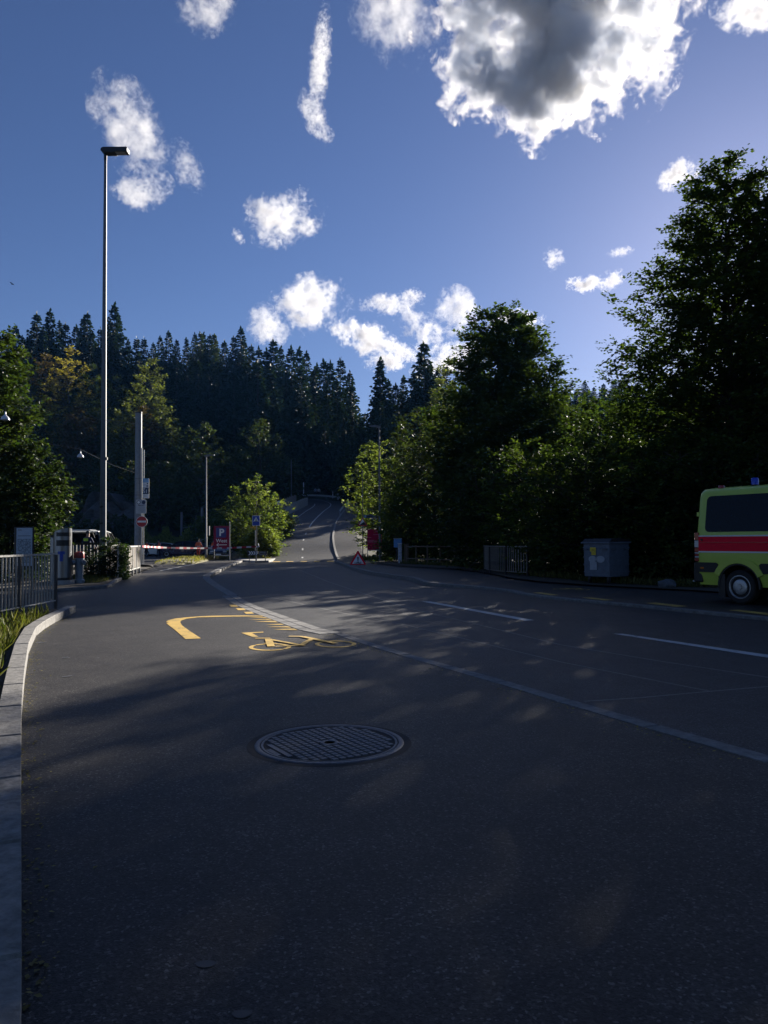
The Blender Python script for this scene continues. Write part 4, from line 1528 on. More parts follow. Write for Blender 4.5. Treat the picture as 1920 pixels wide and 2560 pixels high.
guard_rail('pale guard rail on the right side of the hill road', [HC[i] + HN[i] * 2.75 for i in range(33, 50)])
guard_rail('guard rail round the outside of the bend at the top', [HC[i] + HN[i] * 3.0 for i in range(54, 78)])
for k, (px, py) in enumerate(((832, 1235), (845, 1237), (855, 1239))):
    g = at(px, py + 4, 136 - k * 4)
    z_ = max(hill_z(g.y) - .3, terrain(g.x, g.y))
    o = B().box((0, 0, .5), (.12, .06, 1.3)).build('marker_post', SIGN_WHITE, loc=(g.x, g.y, z_))
    tag(o, 'white marker post behind the guard rail in the bend', 'marker post', 'marker posts at the bend')
o = B().tube([(0, 0, -.5), (0, 0, 2.4)], .09, 8).build('marker_post', SIGN_WHITE, loc=(at(759, 1236, 139).x, 139, terrain(at(759, 1236, 139).x, 139)))
tag(o, 'tall pale post left of the walkers at the top of the road', 'marker post')
# lit timber rail in the grass left of the hill road
root = thing('timber_rail', 'pale wooden rail in the grass left of the hill road', 'rail')
for (xa, ya, Ya), (xb, yb, Yb) in (((678, 1336, 74), (692, 1321, 79)), ((697, 1315, 81), (711, 1305, 86))):
    A_, B__ = at(xa, ya, Ya), at(xb, yb, Yb)
    B().bar(A_, B__, .10, .16).build('rail', mat('pale_timber', (.48, .46, .38), .7, var=.2), root)
    for q in (A_, B__):
        B().tube([(q.x, q.y, terrain(q.x, q.y) - .2), (q.x, q.y, q.z)], .06, 6).build('post', WOOD, root)
# catenary masts and poles far off
for px, y0, y1, Y, r_, lab in ((454, 1280, 1352, 92, .14, 'grey mast standing behind the car park hedge'), (505, 1268, 1330, 96, .17, 'grey mast half behind the rounded bush'), (728.5, 1149, 1234, 122, .07, 'thin dark pole left of the hill road before the forest')):
    g = at(px, y1, Y)
    zz0 = min(g.z, terrain(g.x, Y))
    rt = thing('mast', lab, 'mast', (g.x, g.y, zz0))
    B().tube([(0, 0, -.3), (0, 0, Z_(px, y0, Y) - zz0)], r_, 8).build('shaft', GALV, rt)
    if Y == 92:
        B().bar((0, 0, 3.2), (1.9, 0, 3.5), .07).build('arm', GALV, rt)
        B().bar((1.7, 0, 2.0), (1.7, 0, 4.7), .06).build('dropper', GALV, rt)
    else:
        B().tube([(0, 0, Z_(px, y0, Y) - zz0 - .05), (0, 0, Z_(px, y0, Y) - zz0 + .06)], r_ * 1.25, 8).build('cap', DARK_STEEL, rt)

# ------------------------------------------------------------------ RIGHT-HAND SMALL THINGS
g = at(997, 1402, 45)
g.z = walk_z(g.x, 45) + .02
root = thing('blue_box', 'light blue box on a thin post behind the white marker post', 'box', (g.x - .05, g.y + .25, g.z))
B().box((0, 0, Z_(997, 1358, 45) - g.z), (.46, .24, .50)).build('case', BOX_BLUE, root, bevel=.015)
B().box((0, 0, Z_(997, 1346.5, 45) - g.z), (.50, .27, .03)).build('lid', SIGN_BACK, root)
B().tube([(-.08, 0, -.1), (-.08, 0, .85)], .03, 8).build('leg', DARK_STEEL, root)
root = thing('white_post', 'broad white post with peeling paint before the blue box', 'post', (g.x + .06, g.y - .15, g.z))
B().box((0, 0, .52), (.22, .12, 1.24)).build('shaft', mat('peeling_white', (.42, .43, .46), .7, var=.5, scale=7), root, bevel=.01)
B().box((0, 0, 1.155), (.25, .15, .03)).build('cap', SIGN_WHITE, root)
root = thing('wooden_post', 'thick dark wooden post at the end of the pole fence', 'post', (g.x + .45, g.y + .05, g.z))
B().box((0, 0, .5), (.26, .2, 1.2)).build('shaft', WOOD, root, bevel=.015)
B().box((0, 0, 1.115), (.30, .24, .03)).build('cap', WOOD, root)
root = thing('pole_fence', 'dark two rail pole fence behind the far pavement', 'fence')
p0, p1 = at(1018, 1416, 44.5), at(1172, 1424, 37.5)
for f_ in (0, .17, .37, .58, .8, 1):
    q = p0.lerp(p1, f_)
    B().tube([(0, 0, -.2), (0, 0, 1.06)], .045, 7).build('post', WOOD, root, loc=(q.x, q.y, walk_z(q.x, q.y)))
for zz in (.98, .30):
    B().tube([(p0.x, p0.y, walk_z(0, p0.y) + zz), (p1.x, p1.y, walk_z(0, p1.y) + zz)], .035, 6).build('rail', WOOD, root)
g = at(1187, 1418, 35)
root = thing('white_plate', 'small white plate with a dark dot on a stake by the curved railing', 'plate', (g.x, g.y, walk_z(g.x, 35)), R(8))
zz = Z_(1187, 1401.5, 35) - walk_z(g.x, 35)
B().box((0, 0, zz), (.26, .012, .22), tilt=Matrix.Rotation(R(4), 3, 'Y')).build('board', SIGN_WHITE, root)
disc(root, 'dot', .035, SIGN_BLACK, -.008, zz, t=.004, n=12)
B().box((0, .02, zz / 2 - .05), (.03, .02, zz + .1)).build('stake', WOOD, root)

# dumpster
g = at(1517, 1463, 22.6)
g.z = walk_z(g.x, g.y) + .02
root = thing('waste_container', 'grey steel waste container on castors with a yellow sticker', 'waste container', g, R(38))
WW, DD_, z0, z1 = .96, .90, .20, 1.18
b = B()
b.add([(-WW / 2 * .97, -DD_ / 2 * .97, z0), (WW / 2 * .97, -DD_ / 2 * .97, z0), (WW / 2 * .97, DD_ / 2 * .97, z0), (-WW / 2 * .97, DD_ / 2 * .97, z0), (-WW / 2, -DD_ / 2, z1), (WW / 2, -DD_ / 2, z1), (WW / 2, DD_ / 2, z1), (-WW / 2, DD_ / 2, z1)], [(0, 1, 5, 4), (1, 2, 6, 5), (2, 3, 7, 6), (3, 0, 4, 7), (3, 2, 1, 0), (4, 5, 6, 7)])
b.build('body', CONT_GREY, root, bevel=.02)
for f_ in (.14, .36, .58, .86):
    z_ = z0 + (z1 - z0) * f_
    k_ = .97 + .03 * f_
    B().slab([(-WW / 2 * k_ - .012, -DD_ / 2 * k_ - .012), (WW / 2 * k_ + .012, -DD_ / 2 * k_ - .012), (WW / 2 * k_ + .012, DD_ / 2 * k_ + .012), (-WW / 2 * k_ - .012, DD_ / 2 * k_ + .012)], z_ - .013, z_ + .013).build('rib', CONT_GREY, root)
B().slab([(-WW / 2 - .05, -DD_ / 2 - .05), (WW / 2 + .05, -DD_ / 2 - .05), (WW / 2 + .05, DD_ / 2 + .05), (-WW / 2 - .05, DD_ / 2 + .05)], z1 - .02, z1 + .03).build('rim', CONT_GREY, root, bevel=.01)
b = B()
lid = [(-WW / 2 - .03, 0), (WW / 2 + .03, 0), (WW / 2 - .02, .06), (.1, .10), (-WW / 2 + .1, .09)]
b.prism(lid, -DD_ / 2 - .03, DD_ / 2 + .03)
b.build('lid', BLACK, root, loc=(0, 0, z1 + .032), bevel=.012)
for sx_ in (-1, 1):
    for sy_ in (-1, 1):
        rt_ = B().box((0, 0, .15), (.10, .06, .12)).build('castor', DARK_STEEL, root, loc=(sx_ * WW * .36, sy_ * DD_ * .36, 0))
        B().prism([(.075 * math.cos(6.283 * k / 14), .075 + .075 * math.sin(6.283 * k / 14)) for k in range(14)], -.02, .02).build('castor_wheel', RUBBER, rt_)
for yy in (-.30, .34):
    hb_ = B()
    hb_.tube([(-WW / 2 - .01, yy - .07, 1.0), (-WW / 2 - .06, yy - .07, .99), (-WW / 2 - .06, yy + .07, .99), (-WW / 2 - .01, yy + .07, 1.0)], .012, 6)
    hb_.build('handle', GALV, root)
for xx in (-.3, .3):
    hb_ = B()
    hb_.tube([(xx - .08, -DD_ / 2 - .01, 1.0), (xx - .08, -DD_ / 2 - .06, .99), (xx + .08, -DD_ / 2 - .06, .99), (xx + .08, -DD_ / 2 - .01, 1.0)], .012, 6)
    hb_.build('handle', GALV, root)
    B().box((xx, DD_ / 2 + .03, z1 + .03), (.10, .05, .06)).build('lid_hinge', DARK_STEEL, root)
# marks on the left-hand face (local -x side)
fx = -WW / 2 - .004


def face_quad(name, m, y0, y1, za, zc, out=.0):
    B().box((fx - out, (y0 + y1) / 2, (za + zc) / 2), (.006, y1 - y0, zc - za)).build(name, m, root)


face_quad('sticker', STICKER_Y, -.0, .20, .93, 1.05, .010)
face_quad('sticker', STICKER_Y, .0, .155, .83, .925, .010)
for z_ in (1.00, .955, .885):
    face_quad('text_line', SIGN_BLACK, .04, .14, z_ - .006, z_ + .006, .016)
for (yc, zc, ry, rz) in ((.13, .71, .13, .10), (-.15, .71, .15, .10)):
    B().add  # faded round patches
    bb = B()
    n_ = 20
    pl = [(yc + ry * math.cos(6.283 * k / n_), zc + rz * math.sin(6.283 * k / n_)) for k in range(n_)]
    bb.add([(fx - .001, y_, z_) for y_, z_ in pl] + [(fx - .006, y_, z_) for y_, z_ in pl], [tuple(range(n_, 2 * n_))] + [(k, (k + 1) % n_, (k + 1) % n_ + n_, k + n_) for k in range(n_)])
    bb.build('faded_patch', CONT_PATCH, root)
face_quad('faded_patch', CONT_PATCH, -.02, .22, .40, .64, .001)

# boulder
g = at(1668, 1464, 20.9)
g.z = walk_z(g.x, g.y)
b = B()
bm = bmesh.new()
bmesh.ops.create_icosphere(bm, subdivisions=3, radius=1)
for v in bm.verts:
    nn = v.co.normalized()
    v.co = Vector((nn.x * .24, nn.y * .2, nn.z * .15)) * (1 + .28 * mnoise.noise(nn * 1.7 + Vector((3, 1, 0))))
    v.co.z = max(v.co.z + .09, -.03)
me = bpy.data.meshes.new('boulder')
bm.to_mesh(me)
bm.free()
me.materials.append(STONE_B)
o = link('boulder', me, loc=g)
tag(o, 'small grey boulder on the verge between container and van', 'boulder')

# bicycle wheel lying on the ground
g = at(366, 1416, 40)
g.z = path_z(g.x, 40) + .05
root = thing('bicycle_wheel', 'black bicycle wheel lying on the path beyond the boarded railing', 'bicycle wheel', g)
b = B()
ring = [(.30 * math.cos(6.2832 * k / 28), .30 * math.sin(6.2832 * k / 28), .05 + .05 * math.cos(6.2832 * k / 28 + 2)) for k in range(29)]
b.tube(ring, .045, 8, cap=False)
b.build('tyre', RUBBER, root)
b = B()
for k in range(10):
    b.bar((0, 0, .04), Vector(ring[int(k * 2.8)]) * .97, .006)
b.build('spokes', DARK_STEEL, root)
B().lathe([(.03, 0), (.03, .09)], 10).build('hub', DARK_STEEL, root)

# barrier tape
tp = [at(356, 1366, 44), at(400, 1368.5, 48), at(450, 1370, 50), at(520, 1370.5, 53), at(580, 1369.5, 54.5), at(640, 1366.5, 55.9)]
tq = catmull(tp, 8)
L_ = [0]
for a_, c_ in zip(tq, tq[1:]):
    L_.append(L_[-1] + (c_ - a_).length)
n_ = int(L_[-1] / .40)
b = B()
pp = []
for i in range(n_ + 1):
    s_ = L_[-1] * i / n_
    j = max(k for k in range(len(L_)) if L_[k] <= s_ + 1e-6)
    j = min(j, len(tq) - 2)
    pp.append(tq[j].lerp(tq[j + 1], (s_ - L_[j]) / max(1e-6, L_[j + 1] - L_[j])))
for i, (a_, c_) in enumerate(zip(pp, pp[1:])):
    h_ = .055 + .012 * math.sin(i * .9)
    o0, o1 = Vector((0, .012, 0)), Vector((0, .012, 0))
    vv = [a_ + Vector((0, 0, -h_)), c_ + Vector((0, 0, -h_)), c_ + Vector((0, .01 * math.sin(i), h_)), a_ + Vector((0, .01 * math.sin(i - 1), h_))]
    b.add(vv + [q + Vector((0, .003, 0)) for q in vv], [(0, 1, 2, 3), (7, 6, 5, 4), (0, 4, 5, 1), (3, 2, 6, 7)], i % 2)
o = b.build('barrier_tape', [mat('tape_red', (.50, .015, .05), .45, var=.08), mat('tape_white', (.72, .72, .72), .45, var=.05)])
tag(o, 'red and white barrier tape stretched across the car park entrance', 'barrier tape')

# ------------------------------------------------------------------ AMBULANCE VAN (its right flank faces the camera)
vo_ = Vector((6.68, 16.5))
vrot = math.atan2(-.848, .53)
van = thing('ambulance_van', 'lime yellow ambulance van with broad red stripe parked on the far pavement', 'van', (vo_.x, vo_.y, .047), vrot)
VW = 1.96
SEC = [(.06, .36), (.0, .62), (-.012, 1.0), (.0, 1.42), (.125, 2.24), (.165, 2.33), (.26, 2.395), (.55, 2.435), (VW / 2, 2.45)]
STN = [(-.0, .07, -.05), (.02, .035, -.02), (.07, .006, -.005), (.16, 0, 0), (1.2, 0, .0), (2.6, 0, .01), (3.7, 0, 0), (3.95, 0, -.03), (4.3, .01, -.32), (4.72, .03, -.86), (4.8, .04, -.95), (5.2, .09, -1.08), (5.38, .16, -1.2), (5.43, .22, -1.4)]
b = B()
vs_ = []
for x, ins, dz in STN:
    half = []
    for y, z in SEC:
        zz = z
        if dz < -.1:
            top = 2.45 + dz
            if top >= 1.42:
                zz = z if z <= 1.42 else 1.42 + (z - 1.42) * (top - 1.42) / 1.03
            else:
                zz = .62 + (z - .62) * (top - .62) / (2.45 - .62) if z > .62 else z
        elif z > 2.0:
            zz = z + dz
        half.append((y + ins, zz))
    vs_ += [(x, y, z) for y, z in half] + [(x, VW - y, z) for y, z in reversed(half[:-1])]
K = 2 * len(SEC) - 1
fs_ = []
for i in range(len(STN) - 1):
    for k in range(K):
        a, c = i * K + k, i * K + (k + 1) % K
        fs_.append((a, c, c + K, a + K))
b.add(vs_, fs_, 0, True)
b.add([vs_[k] for k in range(K)], [tuple(range(K - 1, -1, -1))], 0)
b.add([vs_[(len(STN) - 1) * K + k] for k in range(K)], [tuple(range(K))], 0)
body = b.build('body', AMBULANCE_Y, van)
cut = B()
for wx in (.985, 4.28):
    cut.lathe([(.45, -.36), (.45, .36)], 32, (wx, 0, .36), 0, Matrix.Rotation(R(90), 3, 'X'))
    cut.lathe([(.45, -.36), (.45, .36)], 32, (wx, VW, .36), 0, Matrix.Rotation(R(90), 3, 'X'))
co_ = cut.build('cutter', BLACK)
co_.parent = van
md = body.modifiers.new('arches', 'BOOLEAN')
md.object, md.operation, md.solver = co_, 'DIFFERENCE', 'EXACT'
bpy.context.view_layer.update()
me = bpy.data.meshes.new_from_object(body.evaluated_get(bpy.context.evaluated_depsgraph_get()))
body.modifiers.clear()
body.data = me
bpy.data.objects.remove(co_)
while len(me.materials) > 1:
    me.materials.pop()
me.set_sharp_from_angle(angle=R(32))


def side_y(z):
    return 0. if z <= 1.42 else .125 * (z - 1.42) / .82


def side_panel(name, m, poly, out=.006, t=.012):
    """poly in (x, z) laid on the flank that faces the camera"""
    n = len(poly)
    cz = sum(p_[1] for p_ in poly) / n
    bb = B()
    vs = [(x, side_y(z) - out - (.012 * max(0, 1 - abs(z - 1.0) / .4)), z) for x, z in poly] + [(x, side_y(z) - out + t, z) for x, z in poly]
    bb.add(vs, [tuple(range(n)), tuple(range(2 * n - 1, n - 1, -1))] + [(i, i + n, (i + 1) % n + n, (i + 1) % n) for i in range(n)])
    return bb.build(name, m, van)


def rr_poly(x0, x1, z0, z1, r, slant=0.):
    cx, cz = (x0 + x1) / 2, (z0 + z1) / 2
    return [(cx + a_ + slant * (c_ / (z1 - z0)), cz + c_) for a_, c_ in rrect(x1 - x0, z1 - z0, r)]


side_panel('side_window', GLASS, rr_poly(.22, 2.20, 1.475, 2.235, .10), .006)
side_panel('side_window', GLASS, rr_poly(2.36, 3.30, 1.475, 2.235, .08), .006)
side_panel('side_window', GLASS, [(3.50, 1.50), (4.55, 1.50), (4.05, 2.2), (3.55, 2.22)], .006)
for k in range(16):
    x0, x1 = .075 + k * .22, .075 + (k + 1) * .22
    if k % 4:
        continue
    x1 = min(x0 + .88, 3.9)
    side_panel('red_stripe', AMB_RED, [(x0, 1.075), (x1, 1.075), (x1, 1.22), (x1, 1.375), (x0, 1.375), (x0, 1.22)], .008)
    side_panel('white_line', SIGN_WHITE, [(x0, 1.378), (x1, 1.378), (x1, 1.405), (x0, 1.405)], .008)
    side_panel('white_line', SIGN_WHITE, [(x0, 1.043), (x1, 1.043), (x1, 1.072), (x0, 1.072)], .008)
side_panel('stripe_seam', LAMP_RED, [(.075, 1.255), (3.3, 1.25), (3.3, 1.256), (.075, 1.261)], .0215, .006)
# black rub strips, wheel arch lips
WXC, WZC = .985, .36


def arc(r, a0, a1, n=14):
    return [(WXC + r * math.cos(R(a0 + (a1 - a0) * k / n)), WZC + r * math.sin(R(a0 + (a1 - a0) * k / n))) for k in range(n + 1)]


side_panel('rub_strip', BLACK, [(-.02, .63), (WXC - .50, .63), (WXC - .455, .80), (WXC - .50, .835), (-.02, .835)], .02, .03)
side_panel('rub_strip', BLACK, [(WXC + .50, .63), (3.75, .63), (3.75, .835), (WXC + .50, .835), (WXC + .455, .80)], .02, .03)
lo_, li_ = arc(.60, 25, 155), arc(.47, 25, 155)
side_panel('arch_lip', AMBULANCE_Y, lo_ + li_[::-1], .03, .05)
side_panel('arch_liner', BLACK, arc(.475, -5, 185) + arc(.435, -5, 185)[::-1], .012, .30)
for wx in (.985, 4.28):
    B().lathe([(.448, -.006), (.001, -.006)], 28, (wx, .345, .36), 0, Matrix.Rotation(R(90), 3, 'X')).build('wheel_well', BLACK, van)
    vw_ = B()
    vv_ = [(wx + .446 * math.cos(6.2832 * k / 28), y_, .36 + .446 * math.sin(6.2832 * k / 28)) for y_ in (.02, .35) for k in range(28)]
    vw_.add(vv_, [(k, (k + 1) % 28, (k + 1) % 28 + 28, k + 28) for k in range(28) if math.sin(6.2832 * k / 28) > -.2], 0, True)
    vw_.build('wheel_well', BLACK, van)
for x_ in (.10, 1.62):
    side_panel('side_marker', LAMP_AMBER, rr_poly(x_ + .02, x_ + .10, .70, .735, .012), .03, .02)
# rear bumper, step, lamps, handle, hinges
b = B()
b.box((.03, VW / 2, .62), (.22, VW - .02, .42))
b.build('rear_bumper', BLACK, van, bevel=.03)
B().box((-.06, .28, .425), (.18, .40, .03)).build('step', PALE_STEEL, van)
for z0_, z1_, mm in ((1.30, 1.47, LAMP_RED), (1.15, 1.30, LAMP_CLEAR), (1.05, 1.15, LAMP_RED), (1.015, 1.045, SIGN_WHITE), (.965, 1.01, LAMP_RED), (.93, .96, SIGN_WHITE), (.85, .925, LAMP_RED)):
    for yy in (.065, VW - .065):
        B().box((.025, yy, (z0_ + z1_) / 2), (.10, .16, z1_ - z0_ - .006)).build('tail_light', mm, van, bevel=.008)
B().prism([(.16 + .022 * math.cos(6.283 * k / 12), 1.31 + .022 * math.sin(6.283 * k / 12)) for k in range(12)], -.03, -.0).build('lock', BLACK, van)
for z_ in (1.86, .75):
    B().box((-.005, .055 + side_y(z_), z_), (.05, .05, .09)).build('hinge', AMBULANCE_Y, van)
b = B()
b.tube([(.185, side_y(z_) - .002, z_) for z_ in (.9, 1.42)], .004, 5)
b.build('door_seam', BLACK, van)
B().box((.60, .02, .36), (.15, .04, .48)).build('mud_flap', BLACK, van)
B().box((.60, .16, .36), (.012, .26, .48)).build('mud_flap', BLACK, van)
B().lathe([(.07, 0), (.075, .02), (.055, .07), (.001, .085)], 14, (.40, .35, 2.395)).build('marker_lamp', LAMP_RED, van)
rtb = B().lathe([(.075, 0), (.075, .02)], 16, (1.10, .45, 2.42)).build('beacon', BLACK, van)
B().lathe([(.073, .021), (.073, .14), (.06, .16), (.001, .165)], 16, (1.10, .45, 2.42)).build('beacon_glass', BEACON_BLUE, rtb)
B().box((3.2, VW / 2, 2.47), (.35, 1.3, .12)).build('light_bar', BEACON_BLUE, van, bevel=.03)
# side door seam line and far side glazing, windscreen
B().add
b = B()
b.add([(3.98, .26, 2.40), (3.98, VW - .26, 2.40), (4.70, VW - .10, 1.62), (4.70, .10, 1.62)], [(0, 1, 2, 3)])
b.add([(4.01, .26, 2.41), (4.01, VW - .26, 2.41), (4.73, VW - .10, 1.63), (4.73, .10, 1.63)], [(0, 1, 2, 3)])
b.build('windscreen', GLASS, van)
B().box((5.42, VW / 2, .62), (.14, VW - .3, .4)).build('front_bumper', BLACK, van, bevel=.03)
for yy in (.28, VW - .28):
    B().box((5.30, yy, 1.0), (.2, .3, .2)).build('headlight', LAMP_CLEAR, van, bevel=.03)


def van_wheel(x, y, sgn):
    ax = Matrix.Rotation(R(90 * sgn), 3, 'X')
    w_ = B().lathe([(.22, -.11), (.31, -.115), (.342, -.09), (.347, 0), (.342, .09), (.31, .115), (.235, .112), (.225, .09)], 40, (x, y, .347), 0, ax).build('wheel', RUBBER, van)
    B().lathe([(.236, .088), (.240, .112), (.226, .114), (.205, .085), (.165, .075), (.150, .100), (.115, .112), (.06, .112), (.055, .13), (.001, .132)], 40, (x, y, .347), 0, ax).build('rim', WHEEL_STEEL, w_)
    hb = B()
    for k in range(16):
        t = 6.283 * k / 16
        c_ = Vector((x, y, .347)) + ax @ Vector((.185 * math.cos(t), .185 * math.sin(t), .0845))
        q = [c_ + ax @ Vector((.017 * math.cos(u) * 1.0, .024 * math.sin(u), .0)) for u in [6.283 * j / 8 for j in range(8)]]
        q2 = [c_ + ax @ Vector((.017 * math.cos(u), .024 * math.sin(u), -.02)) for u in [6.283 * j / 8 for j in range(8)]]
        hb.add(q + q2, [tuple(range(8))] + [(i, (i + 1) % 8, (i + 1) % 8 + 8, i + 8) for i in range(8)])
    hb.build('vent_holes', CAST_DARK, w_)
    return w_


van_wheel(.985, .13, 1)
van_wheel(4.28, .13, 1)
van_wheel(.985, VW - .13, -1)
van_wheel(4.28, VW - .13, -1)
B().box((2.6, VW / 2, .42), (5.0, VW - .5, .2)).build('underbody', BLACK, van)
# a seat and equipment seen as dim shapes are behind the tinted glass: left dark


# ------------------------------------------------------------------ CARS
def car(label, loc, rot, paint, L=4.5, W=1.78, H=1.5, estate=True, cat='car', name='parked_car', gate=False, group='cars in the car park', roof=None, hatch_mat=None):
    rt = thing(name, label, cat, loc, rot, group)
    h = H / 1.5
    low = [(-L / 2, .35), (-L / 2 + .12, .22), (L / 2 - .15, .2), (L / 2, .34), (L / 2 - .01, .62 * h), (L / 2 - .12, .76 * h), (L * .27, .94 * h), (-L / 2 + .06, .96 * h), (-L / 2, .78 * h)]
    B().prism(low, -W / 2, W / 2).build('body', paint, rt, bevel=.07)
    if estate:
        top = [(-L / 2 + .10, .93 * h), (L * .265, .91 * h), (L * .10, 1.40 * h), (-.1 * L, 1.47 * h), (-L / 2 + .35, 1.42 * h)]
    else:
        top = [(-L / 2 + .25, .93 * h), (L * .265, .91 * h), (L * .08, 1.38 * h), (-.1 * L, 1.43 * h), (-L * .28, 1.34 * h)]
    n = len(top)
    cz = .93 * h
    bb = B()
    inset = lambda z: .05 + .30 * (z - cz) / 1.0
    vs = [(x, -W / 2 + inset(z), z) for x, z in top] + [(x, W / 2 - inset(z), z) for x, z in top]
    bb.add(vs, [tuple(range(n)), tuple(range(2 * n - 1, n - 1, -1))] + [(i, i + n, (i + 1) % n + n, (i + 1) % n) for i in range(n)])
    bb.build('windows', GLASS, rt, bevel=.02)
    zr = 1.47 * h
    xr = [top[4][0], top[3][0], top[2][0]]
    zr_ = [top[4][1], top[3][1], top[2][1]]
    bb = B()
    vs = []
    for x, z in zip(xr, zr_):
        vs += [(x, -W / 2 + inset(z) - .02, z + .0), (x, W / 2 - inset(z) + .02, z + .0)]
    vs2 = [(x, y, z + .05) for x, y, z in vs]
    bb.add(vs + vs2, [(6, 7, 9, 8), (8, 9, 11, 10), (0, 2, 3, 1), (2, 4, 5, 3), (0, 6, 8, 2), (2, 8, 10, 4), (1, 3, 9, 7), (3, 5, 11, 9), (0, 1, 7, 6), (4, 10, 11, 5)])
    bb.build('roof', roof or paint, rt, bevel=.02)
    for s_ in (-1, 1):
        for (x0, z0_), (x1, z1_) in ((top[1], top[2]), (top[0], top[4])):
            B().bar((x0, s_ * (W / 2 - inset(z0_)), z0_), (x1, s_ * (W / 2 - inset(z1_) + .0), z1_ + .02), .07).build('window_pillar', paint, rt)
        B().bar((-.02 * L, s_ * (W / 2 - .05), .93 * h), (-.03 * L, s_ * (W / 2 - inset(1.45 * h)), 1.46 * h), .06).build('window_pillar', paint, rt)
        B().box((L / 2 - .07, s_ * (W / 2 - .27), .66 * h), (.16, .36, .13)).build('headlight', LAMP_CLEAR, rt, bevel=.03)
        B().box((-L / 2 + .04, s_ * (W / 2 - .16), .82 * h), (.12, .24, .18)).build('tail_light', LAMP_RED, rt, bevel=.02)
        B().box((L * .19, s_ * (W / 2 + .07), .98 * h), (.10, .16, .12)).build('mirror', paint, rt, bevel=.02)
        for wx in (-L * .305, L * .315):
            ax = Matrix.Rotation(R(-90 * s_), 3, 'X')
            w_ = B().lathe([(.18, -.1), (.30, -.1), (.33, -.07), (.33, .07), (.30, .1), (.21, .1)], 20, (wx, s_ * (W / 2 - .09), .33), 0, ax).build('wheel', RUBBER, rt)
            B().lathe([(.21, .085), (.20, .105), (.05, .09), (.001, .095)], 20, (wx, s_ * (W / 2 - .09), .33), 0, ax).build('rim', WHEEL_STEEL, w_)
    B().box((L / 2 - .005, 0, .5), (.05, W * .55, .14)).build('grille', BLACK, rt, bevel=.01)
    B().box((L / 2 + .012, 0, .36), (.02, .5, .11)).build('number_plate', SIGN_WHITE, rt)
    return rt


def ground_at(px, Y, extra=0.):
    x = X_(px, Y)
    return Vector((x, Y, max(zg(Y), terrain(x, Y)) + .01 + extra))


car('dark blue estate car facing left behind the barrier tape', ground_at(455, 79.5), R(192), CAR_NAVY, 4.7, 1.82, 1.62)
car('silver car whose roof shows left of the dark blue estate', ground_at(402, 84), R(186), CAR_SILVER, 4.3, 1.75, 1.5, False)
car('silver blue van roof behind the lamp post and orange figures', ground_at(518, 84.5), R(176), CAR_SILVER, 4.4, 1.85, 1.85)
car('dark car facing the camera under the P West sign', ground_at(556, 74), R(-88), CAR_NAVY, 4.4, 1.75, 1.42, False)
car('grey car behind the two figures in orange vests on the left', ground_at(366, 86), R(180), CAR_SILVER, 4.3, 1.75, 1.45, False)

# patrol car with raised tailgate on the left, seen from behind
pcl = at(196, 1400, 37.5)
pcl.z = verge_z(pcl.x, 37.5) - .03
pv_ = car('dark patrol car seen from behind with its tailgate raised', (pcl.x, pcl.y + 1.9, pcl.z), R(96), CAR_BLACK, 4.8, 1.95, 1.9, True, 'patrol car', 'patrol_car', group=None, roof=CAR_WHITE)
h = 1.9 / 1.5
B().prism([(-.74, .0), (.74, .0), (.66, .05), (-.66, .05)], -1.15, .0).build('tailgate', CAR_WHITE, pv_, loc=(-2.1, 0, 1.87), rot=R(-90))
for s_ in (-1, 1):
    B().bar((-2.08, s_ * .78, 1.20), (-2.05, s_ * .66, 1.83), .07).build('opening_frame', CAR_WHITE, pv_)
    B().bar((-2.15, s_ * .7, 1.35), (-2.75, s_ * .66, 1.86), .025).build('gas_strut', BLACK, pv_)
B().bar((-2.07, -.68, 1.80), (-2.07, .68, 1.80), .06).build('opening_frame', CAR_WHITE, pv_)


